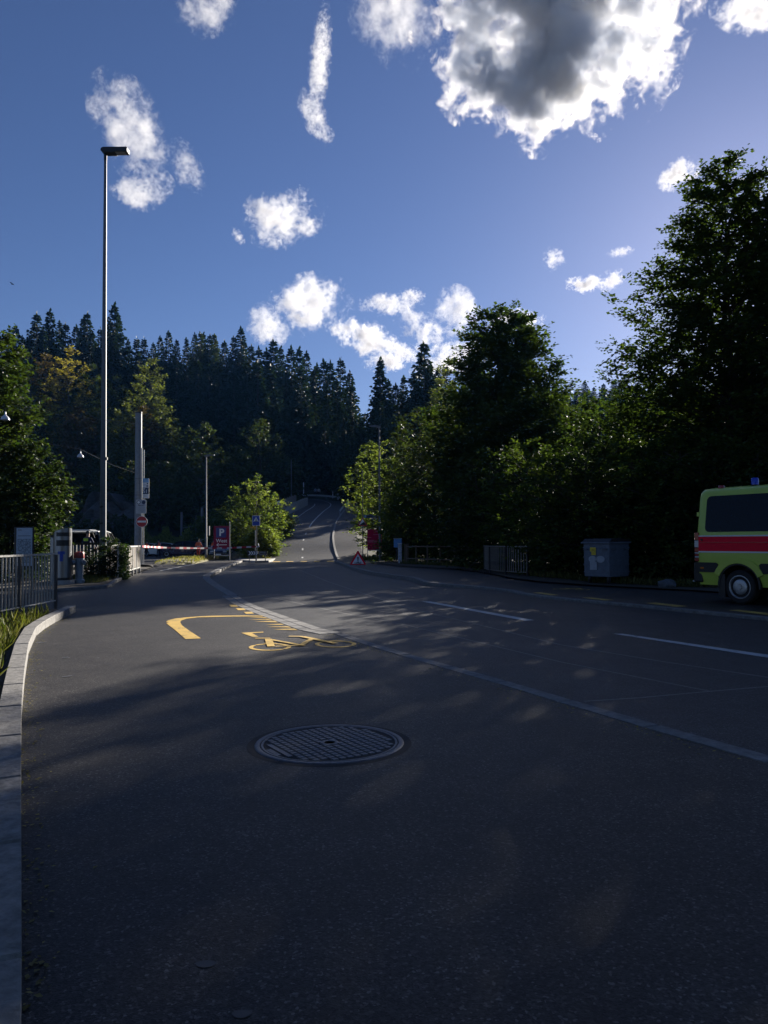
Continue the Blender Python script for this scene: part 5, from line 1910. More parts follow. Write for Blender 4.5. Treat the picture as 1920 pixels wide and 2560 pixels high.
# ------------------------------------------------------------------ PEOPLE
def person(label, loc, rot, shirt, trousers, H=1.75, lean=0., arms=((.28, .12), (.28, -.05)), stride=.10, vest=None, hair=HAIR, group=None, vest_mark=None):
    rt = thing('person', label, 'person', loc, rot, group)
    k = H / 1.75
    ly = math.sin(lean)

    def up(x, y, z):
        f = max(0, z - .95)
        return (x * k, (y - f * ly) * k, (min(z, .95) + f * math.cos(lean)) * k)
    V, E, Rr = [], [], []

    def vert(p, r, frm=None):
        V.append(p)
        Rr.append(r)
        if frm is not None:
            E.append((frm, len(V) - 1))
        return len(V) - 1
    pel = vert(up(0, 0, .95), (.150, .115))
    wa = vert(up(0, .0, 1.10), (.135, .10), pel)
    ch = vert(up(0, .0, 1.32), (.165, .115), wa)
    nk = vert(up(0, .0, 1.48), (.062, .062), ch)
    hd = vert(up(0, -.015, 1.58), (.075, .088), nk)
    ht = vert(up(0, -.01, 1.70), (.070, .080), hd)
    for s_, (out, fwd) in zip((-1, 1), arms):
        sh = vert(up(s_ * .17, .0, 1.41), (.070, .070), ch)
        el = vert(up(s_ * (.20 + out * .3), -fwd * .4, 1.15), (.050, .050), sh)
        wr_ = vert(up(s_ * (.20 + out * .2), -fwd * 1.6 - .06, .93 + abs(fwd) * .5), (.034, .034), el)
        p_ = Vector(V[wr_]) - Vector(V[el])
        ha = vert(tuple(Vector(V[wr_]) + p_.normalized() * .09), (.038, .022), wr_)
        vert(tuple(Vector(V[wr_]) + p_.normalized() * .17), (.020, .014), ha)
        vert(tuple(Vector(V[wr_]) + p_.normalized() * .11 + Vector((-s_ * .045, -.02, 0))), (.014, .014), wr_)
    for s_ in (-1, 1):
        hip = vert((s_ * .095 * k, 0, .86 * k), (.098, .098), pel)
        kn = vert((s_ * .11 * k, (-s_ * stride * .5 - .02) * k, .49 * k), (.066, .066), hip)
        an = vert((s_ * .12 * k, (-s_ * stride) * k, .09 * k), (.045, .045), kn)
        vert((s_ * .13 * k, (-s_ * stride - .15) * k, .04 * k), (.042, .034), an)
    me = bpy.data.meshes.new('body')
    me.from_pydata(V, E, [])
    o = bpy.data.objects.new('body', me)
    C.objects.link(o)
    sk = o.modifiers.new('skin', 'SKIN')
    for i, r in enumerate(Rr):
        me.skin_vertices[0].data[i].radius = (r[0] * k, r[1] * k)
    me.skin_vertices[0].data[0].use_root = True
    sb = o.modifiers.new('sub', 'SUBSURF')
    sb.levels = sb.render_levels = 2
    dg = bpy.context.evaluated_depsgraph_get()
    m2 = bpy.data.meshes.new_from_object(o.evaluated_get(dg))
    bpy.data.objects.remove(o)
    m2.materials.clear()
    for m_ in (shirt, trousers, SKIN, BLACK):
        m2.materials.append(m_)
    hdv, wrs = Vector(V[hd]), [Vector(V[i]) for i in (8, 14)]
    hands = [Vector(V[i]) for i in range(len(V)) if abs(Rr[i][0] - .038) < 1e-6]
    for pl in m2.polygons:
        c_ = pl.center
        pl.use_smooth = True
        if any((c_ - h_).length < .10 * k for h_ in hands):
            pl.material_index = 2
        elif c_.z > V[nk][2] - .01 and abs(c_.x) < .14:
            pl.material_index = 2
        elif c_.z < .11 * k:
            pl.material_index = 3
        elif c_.z < .97 * k and abs(c_.x) < .24 * k:
            pl.material_index = 1
        else:
            pl.material_index = 0
    m2.name = 'body'
    link('body', m2, rt)
    cen = (Vector(V[hd]) + Vector(V[ht])) / 2
    hb = B().lathe([(.082 * k, .0), (.092 * k, .03 * k), (.085 * k, .085 * k), (.05 * k, .125 * k), (.001, .135 * k)], 14, cen + Vector((0, .012 * k, -.0)))
    hb.build('hair', hair, rt)
    if vest:
        bb = B()
        n = 18
        rows = []
        for z, rx, ry in ((.90, .185, .150), (1.1, .178, .142), (1.3, .205, .158), (1.40, .195, .145), (1.455, .12, .11)):
            rows.append([up(rx * math.cos(6.2832 * j / n), ry * math.sin(6.2832 * j / n), z) for j in range(n)])
        vs = [q for r_ in rows for q in r_]
        bb.add(vs, [(i * n + j, i * n + (j + 1) % n, (i + 1) * n + (j + 1) % n, (i + 1) * n + j) for i in range(4) for j in range(n)], 0, True)
        bb.build('vest', vest, rt)
        bb = B()
        rows = [[up(r_[0] * math.cos(6.2832 * j / n), r_[1] * math.sin(6.2832 * j / n), z) for j in range(n)] for z, r_ in ((1.06, (.184, .148)), (1.11, (.184, .148)))]
        vs = [q for r_ in rows for q in r_]
        bb.add(vs, [(j, (j + 1) % n, (j + 1) % n + n, j + n) for j in range(n)], 0, True)
        bb.build('reflective_band', REFLEX, rt)
    if vest_mark:
        B().box(up(0, .135, 1.36), (.24, .02, .13)).build('back_patch', vest_mark, rt)
    return rt


person('person in orange vest and dark trousers bending beside the thin post', ground_at(366, 77), R(170), CLOTH_DARK, CLOTH_DARK, 1.72, .25, vest=HIVIS_O)
person('person in orange vest and dark trousers standing by the dark blue car', ground_at(397, 76.5), R(250), CLOTH_DARK, CLOTH_DARK, 1.80, .05, vest=HIVIS_O)
person('person in orange vest and red trousers seen from behind at the dark blue car', ground_at(496, 75), R(180), HIVIS_O, CLOTH_RED, 1.80, .02, vest=HIVIS_O)
person('person in red trousers leaning forward beside the P West sign', ground_at(530, 75), R(110), HIVIS_O, CLOTH_RED, 1.78, .28, vest=HIVIS_O, stride=.22)
q = at(218, 1400, 36.0)
person('person in dark blue with a yellow patch on the back at the patrol car', (q.x, q.y, verge_z(q.x, q.y)), R(165), CLOTH_NAVY, CLOTH_DARK, 1.80, .05, vest_mark=HIVIS_Y, hair=HAIR)
q = at(263, 1400, 38.5)
person('person in a white shirt half hidden by the tall lamp post', (q.x, q.y, verge_z(q.x, q.y)), R(200), CLOTH_WHITE, CLOTH_DARK, 1.80, .0)
for px, lab, sh in ((789, 'pale topped walker, left of the pair at the top of the hill road', mat('pale_blue_cloth', (.30, .36, .45), .8)), (797, 'taller dark walker on the right of the pair topping the hill road', CLOTH_WHITE)):
    x_ = X_(px, 139)
    person(lab, (x_, 139 + (px - 789) * .05, 9.34), R(10), sh, CLOTH_DARK, 1.7, .0, stride=.2)

# a small bird far up at the left
g = at(31, 711, 60)
b = B()
b.tube([(-.10, 0, 0), (-.03, 0, .02), (.06, 0, .02), (.12, 0, .0)], [.01, .035, .03, .006], 6)
b.add([(-.03, 0, .03), (.05, 0, .03), (.0, .22, .10), (-.05, .34, .04)], [(0, 1, 2, 3)])
b.add([(-.03, 0, .03), (.05, 0, .03), (.0, -.22, .10), (-.05, -.34, .04)], [(3, 2, 1, 0)])
o = b.build('bird', BLACK, loc=g)
tag(o, 'tiny dark bird flying far above the left trees', 'bird')

# ------------------------------------------------------------------ TREES ON THE RIGHT
def gz(x, y):
    return max(zg(y), terrain(x, y)) if y > 62 else zg(y) + .05


def tree_at(px, Y, H, prof, leaf, nb, tw, nl, ls, name, label, cat='tree', **k):
    x = X_(px, Y)
    return broadleaf(name, label, cat, (x, Y, gz(x, Y)), H, prof, leaf, nb, tw, nl, ls, **k)


BIGP = [(.08, 3.2), (.2, 4.3), (.35, 4.5), (.5, 4.1), (.62, 3.5), (.74, 2.8), (.84, 2.2), (.92, 1.6), (.97, 1.1), (1., .5)]
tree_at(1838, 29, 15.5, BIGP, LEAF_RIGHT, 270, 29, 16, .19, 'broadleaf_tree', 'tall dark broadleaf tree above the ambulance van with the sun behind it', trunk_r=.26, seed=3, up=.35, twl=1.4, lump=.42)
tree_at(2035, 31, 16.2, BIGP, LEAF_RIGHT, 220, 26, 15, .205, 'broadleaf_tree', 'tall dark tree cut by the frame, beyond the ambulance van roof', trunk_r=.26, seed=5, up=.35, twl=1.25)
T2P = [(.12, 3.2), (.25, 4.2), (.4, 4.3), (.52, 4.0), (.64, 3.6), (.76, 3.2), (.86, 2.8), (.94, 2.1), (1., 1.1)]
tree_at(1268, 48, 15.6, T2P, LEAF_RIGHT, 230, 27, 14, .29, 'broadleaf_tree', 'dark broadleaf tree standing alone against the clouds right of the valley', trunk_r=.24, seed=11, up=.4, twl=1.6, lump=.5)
# lower trees that close the gaps
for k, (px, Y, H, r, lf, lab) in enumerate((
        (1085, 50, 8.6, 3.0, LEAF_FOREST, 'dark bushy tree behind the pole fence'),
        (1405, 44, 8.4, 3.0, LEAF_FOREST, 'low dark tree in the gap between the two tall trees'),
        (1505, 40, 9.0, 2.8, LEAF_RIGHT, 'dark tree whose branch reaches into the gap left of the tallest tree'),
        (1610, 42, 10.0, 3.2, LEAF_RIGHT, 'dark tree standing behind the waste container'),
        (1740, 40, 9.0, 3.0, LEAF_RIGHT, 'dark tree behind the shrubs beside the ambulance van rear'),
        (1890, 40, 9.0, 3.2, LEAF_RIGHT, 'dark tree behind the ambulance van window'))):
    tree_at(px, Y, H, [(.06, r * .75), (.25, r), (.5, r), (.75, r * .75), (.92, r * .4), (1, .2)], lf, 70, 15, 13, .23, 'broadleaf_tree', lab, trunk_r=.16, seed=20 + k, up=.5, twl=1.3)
SHR = [
    (1020, 49, 5.2, 2.1, LEAF_MID, 'yellowish green shrub behind the blue box'),
    (1165, 42, 5.0, 2.2, LEAF_RIGHT, 'dark shrub between pole fence and curved railing'),
    (1238, 34.5, 5.6, 2.2, LEAF_RIGHT, 'tall shrub rising over the curved railing'),
    (1318, 31, 5.4, 2.1, LEAF_MID, 'sunlit topped shrub right of the curved railing'),
    (1395, 28.5, 5.0, 2.0, LEAF_MID, 'bright tipped shrub left of the waste container'),
    (1462, 26.2, 4.8, 1.9, LEAF_RIGHT, 'dark shrub against the left side of the waste container'),
    (1535, 25.6, 4.6, 2.0, LEAF_RIGHT, 'dark shrub directly behind the waste container'),
    (1612, 24.6, 4.4, 1.9, LEAF_MID, 'shrub with lit leaves behind the grey boulder'),
    (1690, 24.0, 4.6, 1.9, LEAF_RIGHT, 'dark shrub between boulder and ambulance van'),
    (1775, 23.5, 4.4, 1.9, LEAF_RIGHT, 'dark shrub behind the rear of the ambulance van'),
    (1865, 23.2, 4.4, 2.0, LEAF_RIGHT, 'dark shrub behind the side window of the ambulance van'),
    (1965, 22.8, 4.4, 2.0, LEAF_RIGHT, 'dark shrub behind the middle of the ambulance van')]
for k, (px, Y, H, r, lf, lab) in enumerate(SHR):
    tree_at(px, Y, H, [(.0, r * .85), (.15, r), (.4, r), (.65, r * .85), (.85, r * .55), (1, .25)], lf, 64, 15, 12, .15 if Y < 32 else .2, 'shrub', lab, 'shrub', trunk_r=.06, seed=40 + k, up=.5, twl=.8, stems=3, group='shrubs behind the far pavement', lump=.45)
# small light tree by the crimson board, with a lower shrub to its right
tree_at(946, 66, 10.0, [(.06, 1.5), (.2, 2.2), (.4, 2.5), (.6, 2.45), (.78, 1.9), (.92, 1.1), (1, .3)], LEAF_LIT, 70, 13, 11, .27, 'broadleaf_tree', 'rounded fresh green tree behind the crimson board', trunk_r=.13, seed=61, up=.5, twl=.9)
tree_at(985, 59.5, 3.3, [(.05, .9), (.4, 1.2), (.75, .9), (1, .25)], LEAF_LIT, 26, 9, 9, .20, 'shrub', 'low yellow green bush right of the crimson board', 'shrub', trunk_r=.05, seed=62, stems=2, twl=.6)
tree_at(1010, 58, 6.2, [(.1, 1.2), (.4, 1.7), (.7, 1.4), (1, .3)], LEAF_MID, 36, 10, 10, .22, 'broadleaf_tree', 'thin yellow leaved tree right of the rounded green tree', trunk_r=.08, seed=63, twl=.8)
# bushes left of the hill road
for k, (px, Y, H, r, lf, lab) in enumerate((
        (641, 69, 6.6, 2.7, LEAF_LIT, 'big rounded green bush at the left foot of the hill road'),
        (576, 83, 6.0, 2.8, LEAF_MID, 'dark green bush behind the P West sign'),
        (522, 90, 5.0, 2.4, LEAF_MID, 'loose green bush behind the slim street lamp'),
        (690, 77, 3.0, 1.5, LEAF_LIT, 'small bright bush at the edge of the hill road'),
        (655, 65, 2.6, 1.4, LEAF_LIT, 'low bush with pale leaves behind the crossing sign'))):
    x = X_(px, Y)
    broadleaf('bush', lab, 'bush', (x, Y, terrain(x, Y)), H, [(.0, r * .9), (.15, r), (.45, r), (.7, r * .8), (.88, r * .5), (1, .25)], lf, 80, 13, 11, .22, trunk_r=.08, seed=70 + k, stems=3, twl=.8, up=.5, group='bushes left of the hill road', lump=.4)
# hedge behind the car park
hp, hd_, hs_ = [], [], []
for i in range(330):
    px = rnd.uniform(330, 500)
    x, Y = X_(px, 91) + 0, 91 + rnd.uniform(-.6, .6)
    top = .8 + 1.5 * (.5 + .5 * math.sin(px * .11)) ** 2 * rnd.uniform(.6, 1) + rnd.uniform(0, .5)
    for j in range(14):
        t = (j + rnd.random()) / 14
        hp.append((x + rnd.gauss(0, .08), Y + rnd.gauss(0, .08), terrain(x, Y) + .3 + top * t + .6))
        hd_.append((rnd.gauss(0, .6), rnd.gauss(0, .6), 1.0))
        hs_.append(.32 * (1.15 - .5 * t))
o = leaf_obj('hedge', np.array(hp), np.array(hd_), np.array(hs_), LEAF_LIT, nup=.3)
tag(o, 'low hedge with upright shoots behind the parked cars', 'hedge')

# unseen trees added behind the camera to shade the near path from the sky
for k, (x, y, H, r, lab) in enumerate(((-6.5, -6.0, 12, 4.2, 'added unseen tree behind the viewpoint at the fenced verge'), (1.5, -8.0, 13, 4.4, 'added unseen tree behind the viewpoint in line with the path'), (9.0, -7.0, 12, 4.2, 'added unseen tree behind the viewpoint across the road'))):
    broadleaf('broadleaf_tree', lab, 'tree', (x, y, .05), H, [(.16, r * .7), (.35, r), (.6, r), (.8, r * .7), (1, .4)], LEAF_MID, 90, 14, 11, .34, trunk_r=.22, seed=300 + k, up=.5, twl=1.3)

# ------------------------------------------------------------------ LEFT TREE AND IVY
broadleaf('broadleaf_tree', 'sunlit green tree at the left edge above the railing', 'tree', (X_(-25, 27), 27, .05), 8.9, [(.1, 1.2), (.3, 1.5), (.45, 1.2), (.56, 1.0), (.66, 1.6), (.75, 1.2), (.9, 1.0), (1, .3)], LEAF_BIG, 120, 17, 13, .19, trunk_r=.14, seed=81, up=.4, twl=1.0, lump=.5)
broadleaf('shrub', 'leafy shrub with glinting leaves behind the map board', 'shrub', (X_(78, 27.3), 27.3, .05), 5.0, [(.03, .5), (.2, .8), (.4, 1.15), (.6, 1.3), (.78, 1.0), (.9, .5), (1, .1)], LEAF_BIG, 80, 15, 13, .155, trunk_r=.07, seed=82, stems=3, up=.45, twl=.7, lump=.5)
broadleaf('shrub', 'low leafy shrub left of the map board', 'shrub', (X_(15, 26), 26, .05), 3.0, [(.03, 1.1), (.4, 1.3), (.75, .8), (1, .2)], LEAF_BIG, 50, 13, 12, .15, trunk_r=.05, seed=83, stems=3, up=.45, twl=.7, lump=.4)
broadleaf('shrub', 'dark twiggy shrub between the tall lamp post and the boarded railing', 'shrub', (X_(277, 27.6), 27.6, .1), 1.5, [(.0, .30), (.4, .40), (.8, .3), (1, .1)], IVYL, 36, 12, 9, .09, trunk_r=.03, seed=84, stems=3, twl=.30)
broadleaf('shrub', 'thin dark shrub behind the hydrant before the picket fence', 'shrub', (X_(228, 28.6), 28.6, .1), 1.1, [(.0, .45), (.4, .5), (.8, .35), (1, .1)], IVYL, 26, 9, 8, .09, trunk_r=.03, seed=85, stems=3, twl=.32)
ip_, id_, is_ = [], [], []
for i in range(1700):
    t = abs(rnd.gauss(0, .13)) - .06
    z = rnd.uniform(0, 1.25) * (1 - max(0, t) * .5)
    if t > .30 and z > .85:
        continue
    p = bp_(t, z)
    o_ = -.06 - abs(rnd.gauss(0, .09))
    nrm = Vector((math.sin(ang), -math.cos(ang)))
    ip_.append((p[0] + nrm.x * -o_ + rnd.gauss(0, .04), p[1] + nrm.y * -o_, p[2]))
    id_.append((nrm.x * .5 + rnd.gauss(0, .5), nrm.y * .5 + rnd.gauss(0, .5), -.6 + rnd.gauss(0, .4)))
    is_.append(rnd.uniform(.05, .095))
o = leaf_obj('ivy', np.array(ip_), np.array(id_), np.array(is_), IVYL, nup=.2, wid=.45)
tag(o, 'dark ivy climbing over the near half of the boarded railing', 'ivy')


# ------------------------------------------------------------------ GRASS (nobody could count it)
def grass(label, spots, m, name='grass', w=.09, lean=.45):
    """spots: (x, y, z, height)"""
    P = np.array([s[:3] for s in spots])
    S = np.array([s[3] for s in spots]) * nrng.uniform(.5, 1.2, len(spots))
    D = nrng.normal(size=(len(spots), 3)) * lean
    D[:, 2] = 1
    o = leaf_obj(name, P, D, S, m, wid=w, nup=0.)
    return tag(o, label, None, None, 'stuff')


sp = []
for i in range(11000):
    t = rnd.random() ** .8
    y = 3.2 + t * 11.0
    xe = float(np.interp(y, [p.y for p in LW], [p.x for p in LW])) - .25
    x = xe - abs(rnd.gauss(0, .42))
    sp.append((x, y, verge_z(x, y) - .01, rnd.uniform(.04, .11) + (.18 if rnd.random() < .05 else 0)))
grass('grass and weeds growing between the curved kerb and the left railing', sp, GRASSL, w=.028)
sp = []
for i in range(5200):
    a_ = rnd.random() * 6.283
    f = math.sqrt(rnd.random()) * .98
    j = rnd.randrange(nr)
    p = Vector(mv[j])
    x, y = mc.x + (p.x - mc.x) * f, mc.y + (p.y - mc.y) * f
    z = path_z(x, y) + float(np.interp(f, [0, .35, .7, .93, 1], [.28, .28, .22, .12, 0]))
    sp.append((x, y, z - .02, rnd.uniform(.06, .20)))
grass('dry grass on the low mound before the car park', sp, DRYBLADE, w=.10)
sp = []
for i in range(3000):
    q = at(rnd.uniform(185, 300), 1450, rnd.uniform(24.5, 29))
    if q.x > float(np.interp(q.y, [24.4, 25.2, 27.5, 32], [-9.1, -9.0, -9.5, -10.2])) - .1:
        continue
    sp.append((q.x, q.y, verge_z(q.x, q.y) - .01, rnd.uniform(.05, .16)))
grass('grass round the hydrant and the tall lamp post', sp, GRASSL, w=.06)
sp = []
for i in range(4500):
    Y = rnd.uniform(62, 90)
    k_ = min(range(len(HC)), key=lambda j: abs(HC[j].y - Y))
    c_ = HC[k_]
    off = 2.8 + abs(rnd.gauss(0, .7))
    x = c_.x - off
    sp.append((x, Y, terrain(x, Y) - .02, rnd.uniform(.15, .45)))
grass('long dry grass along the left edge of the hill road', sp, DRYBLADE, w=.10)
sp = []
for i in range(3800):
    px = rnd.choice((rnd.gauss(945, 16), rnd.gauss(975, 16), rnd.uniform(890, 1010)))
    Y = rnd.uniform(54, 60)
    x = X_(px, Y)
    if x < -3.6:
        continue
    sp.append((x, Y, zg(Y) + .1, rnd.uniform(.12, .42)))
grass('weeds round the legs of the crimson board', sp, GRASSL, w=.08)
sp = []
for i in range(5000):
    px = rnd.uniform(1000, 2000)
    e = [(p.x, p.y) for p in WBk]
    yb_ = float(np.interp(px, [1000, 1145, 1214, 1275, 1347, 1480, 1732, 2000], [43, 36.5, 32, 28, 25.2, 22.7, 20.6, 19.8]))
    Y = yb_ + abs(rnd.gauss(.15, .6))
    x = X_(px, Y)
    sp.append((x, Y, walk_z(x, Y) + .02, rnd.uniform(.06, .28)))
grass('low weeds along the back of the far pavement', sp, GRASSL, w=.08)
# leaf litter and grit gathered at the foot of the left kerb and along the flush kerb
lp, ld, lsz = [], [], []
for i in range(900):
    if i < 620:
        y = 2.3 + 12.5 * rnd.random()
        x = float(np.interp(y, [p.y for p in LW], [p.x for p in LW])) + .01 + abs(rnd.gauss(0, .07)) * (1.6 if rnd.random() < .15 else 1)
    else:
        k_ = rnd.random() * 5
        a_, c_ = KW[1 + int(k_)], KW[2 + int(k_)]
        q = a_.lerp(c_, k_ % 1)
        x, y = q.x - .10 - abs(rnd.gauss(0, .12)), q.y
    lp.append((x, y, path_z(x, y) + .004))
    ld.append((rnd.gauss(0, 1), rnd.gauss(0, 1), rnd.uniform(-.05, .25)))
    lsz.append(rnd.uniform(.008, .035))
o = leaf_obj('leaf_litter', np.array(lp), np.array(ld), np.array(lsz), DRYBLADE, nup=.9, wid=.3)
tag(o, 'dry leaf bits and grit along the foot of the kerbs', None, None, 'stuff')
# fallen leaves and twigs on the path
for k, (px, py, s_, lab) in enumerate(((103, 1608, .14, 'pale dry twig lying on the path by the kerb'), (163, 1646, .07, 'small pale leaf on the path nearest the twig'), (167, 1693, .09, 'pale straw lying flat on the path'))):
    c = G(px, py, path_z)
    o = B().bar((c.x - s_ / 2, c.y - s_ * .15, c.z + .006), (c.x + s_ / 2, c.y + s_ * .2, c.z + .012), .012, .004).build('twig', CONT_PATCH)
    tag(o, lab, 'twig')

# ------------------------------------------------------------------ FOREST
SKYL = [(-300, 850), (-50, 840), (35, 822), (87, 790), (120, 782), (150, 806), (214, 788), (250, 800), (283, 765), (325, 822), (360, 826), (463, 820), (532, 830), (602, 826), (648, 855), (694, 846), (763, 860), (810, 885), (850, 885), (890, 925), (912, 1000), (938, 1000), (950, 905), (985, 925), (1030, 915), (1064, 860), (1100, 905), (1157, 925), (1300, 965), (1440, 965), (1500, 950), (1700, 960), (2000, 940), (2300, 940)]
sk_x, sk_y = [p[0] for p in SKYL], [p[1] for p in SKYL]
protos = [conifer('spruce', 'x', (0, 0, 0), 26, rad, 100 + i, m_, 'conifers of the hillside forest', rg_, dr_) for i, (rad, m_, rg_, dr_) in enumerate(((4.2, NEEDLE, .25, .35), (4.9, NEEDLE, .35, .45), (3.7, NEEDLE, .3, .25), (4.6, NEEDLE2, .45, .2), (4.5, NEEDLE, .4, .4)))]
used = [False] * 5
frr = random.Random(5)


def put_conifer(px, ytop, Y, variant, label, Hmin=9., Hmax=36.):
    x = X_(px, Y)
    z = terrain(x, Y) - .4
    H = min(Hmax, max(Hmin, Z_(px, ytop, Y) - z))
    s_ = H / 26
    rad_s = max(s_, .62)
    args = ((x, Y, z), frr.uniform(0, 6.28), label, (rad_s, rad_s, s_))
    if not used[variant]:
        used[variant] = True
        p_ = protos[variant]
        p_.location, p_.rotation_euler, p_.scale = args[0], (0, 0, args[1]), args[3]
        tag(p_, label)
        return p_
    return dup(protos[variant], *args)


special = [(283, 765, 158, 1, 'tallest spruce on the skyline just right of the tall lamp post'), (120, 780, 165, 0, 'pointed spruce on the skyline left of the tall lamp post'), (87, 786, 170, 4, 'second pointed spruce on the skyline left of the tall lamp post'), (214, 786, 168, 0, 'dense spruce on the skyline touching the left side of the lamp post'), (1064, 858, 140, 4, 'broad fir with open tiers right of the valley gap'), (954, 902, 142, 2, 'slim spruce at the right edge of the valley gap'), (602, 822, 172, 1, 'wide spruce on the skyline above the P West sign'), (35, 820, 165, 1, 'spruce on the skyline at the far left'), (500, 835, 176, 3, 'pale larch on the skyline above the slim street lamp'), (535, 838, 178, 3, 'second pale larch on the skyline above the slim street lamp')]
for px, yt, Y, v_, lab in special:
    put_conifer(px, yt, Y, v_, lab)


def forest_label(px, row):
    w = 'on the skyline' if row == 0 else ('below the skyline' if row == 1 else 'low on the slope')
    if px < 255:
        return 'dark spruce %s left of the tall lamp post' % w
    if px < 515:
        return 'dark spruce %s between the tall lamp post and the slim lamp' % w
    if px < 905:
        return 'dark spruce %s above the hill road, left of the valley gap' % w
    if px < 1180:
        return 'dark spruce %s between the valley gap and the lone broadleaf tree' % w
    return 'dark spruce %s behind the tall trees on the right' % w


px = -330
while px < 2350:
    yt = float(np.interp(px, sk_x, sk_y))
    if 900 < px < 942:
        px += 12
        put_conifer(px, 1010 + frr.uniform(-15, 30), 185, frr.choice((0, 2)), forest_label(px, 1))
        px += 14
        continue
    Y = frr.uniform(160, 192) if px < 900 else (frr.uniform(140, 165) if px < 1200 else frr.uniform(205, 240))
    put_conifer(px, yt + frr.uniform(2, 42), Y, frr.choice((0, 1, 1, 2, 4)), forest_label(px, 0))
    px += frr.uniform(15, 27)
px = -360
while px < 2400:
    yt = float(np.interp(px, sk_x, sk_y))
    Y = frr.uniform(146, 160) if px < 900 else (frr.uniform(128, 142) if px < 1200 else frr.uniform(175, 200))
    if not 905 < px < 940:
        put_conifer(px, yt + frr.uniform(45, 110), Y, frr.choice((0, 1, 2, 4, 4)), forest_label(px, 1), 9, 30)
    px += frr.uniform(24, 40)
px = 440
while px < 1180:
    yt = float(np.interp(px, sk_x, sk_y))
    put_conifer(px, max(yt, 930) + frr.uniform(70, 150), frr.uniform(141, 148) if px < 900 else frr.uniform(112, 126), frr.choice((0, 1, 2)), forest_label(px, 2), 9, 26)
    px += frr.uniform(38, 60)

FR = [(.05, .75), (.2, .95), (.45, 1.), (.65, .9), (.82, .65), (.94, .35), (1, .1)]
belt = [
    (25, 955, 118, 5.0, LEAF_FOREST, 'dark green broadleaf tree at the far left under the spruces'),
    (75, 905, 128, 4.6, LEAF_FOREST, 'dull green broadleaf tree left of the yellow tree'),
    (108, 872, 130, 3.8, LEAF_RUST, 'rust brown tree beside the yellow tree on the slope'),
    (168, 866, 126, 4.8, LEAF_YEL, 'golden yellow autumn tree left of the tall lamp post'),
    (222, 905, 128, 3.6, LEAF_FOREST, 'dark green tree touching the lamp post under the spruces'),
    (288, 935, 128, 4.4, LEAF_FOREST, 'dull green tree right of the tall lamp post'),
    (372, 888, 126, 3.4, LEAF_PALE, 'pale grey green weeping birch above the stout pole'),
    (392, 985, 122, 3.0, LEAF_PALE, 'lower pale drooping birch right of the stout pole'),
    (235, 990, 118, 4.0, LEAF_FOREST, 'dark tree low on the slope left of the lamp post'),
    (312, 1005, 112, 2.6, LEAF_PALE, 'small pale tree low behind the stout pole'),
    (190, 1015, 110, 2.8, LEAF_RUST, 'thin brownish tree low on the slope by the bell lamp'),
    (130, 1020, 112, 4.6, LEAF_FOREST, 'dark tree low on the slope above the patrol car'),
    (40, 1060, 108, 5.0, LEAF_FOREST, 'dark tree low on the slope behind the left tree'),
    (430, 1050, 118, 4.6, LEAF_FOREST, 'dark tree behind the slim street lamp'),
    (505, 1050, 112, 4.8, LEAF_FOREST, 'rounded dark tree right of the slim street lamp'),
    (355, 1010, 116, 2.6, LEAF_RUST, 'brownish tree right behind the stout pole'),
    (590, 1110, 112, 4.4, LEAF_FOREST, 'dark tree above the big rounded bush'),
    (650, 1040, 124, 5.2, LEAF_FOREST, 'tall dark broadleaf tree left of the hill road bend'),
    (705, 1140, 126, 3.6, LEAF_FOREST, 'dark tree at the left edge of the hill road bend'),
    (400, 1150, 104, 4.4, LEAF_FOREST, 'dark low tree behind the car park hedge'),
    (270, 1130, 106, 4.8, LEAF_FOREST, 'dark low tree behind the tall lamp post'),
    (905, 1075, 132, 4.2, LEAF_FOREST, 'dark broadleaf tree behind the rounded fresh green tree'),
    (965, 1040, 128, 5.0, LEAF_FOREST, 'wide dark broadleaf tree behind the right street lamp'),
    (1045, 1010, 60, 3.1, LEAF_FOREST, 'dark tree left of the lone broadleaf tree'),
    (1030, 1095, 64, 2.4, LEAF_FOREST, 'dark tree behind the thin yellow leaved tree'),
    (1170, 1000, 56, 3.2, LEAF_FOREST, 'dark tree just left behind the lone broadleaf tree'),
    (1120, 885, 118, 2.6, LEAF_PALE, 'thin pale birch on the skyline left of the lone broadleaf tree'),
    (820, 1130, 150, 4.0, LEAF_FOREST, 'dark tree behind the bend of the hill road'),
    (900, 1150, 140, 4.6, LEAF_FOREST, 'dark tree behind the guard rail of the bend')]
bproto = {}
for k, (px, yt, Y, r, lf, lab) in enumerate(belt):
    x = X_(px, Y)
    z = terrain(x, Y)
    H = min(26, max(5, Z_(px, yt, Y) - z))
    broadleaf('broadleaf_tree', lab, 'tree', (x, Y, z - .3), H, [(f, r * q) for f, q in FR], lf, 75, 11, 8, .52 if Y > 100 else .34, group='broadleaf trees of the hillside', trunk_r=.2, seed=200 + k, up=.6, twl=1.9, lump=.55)

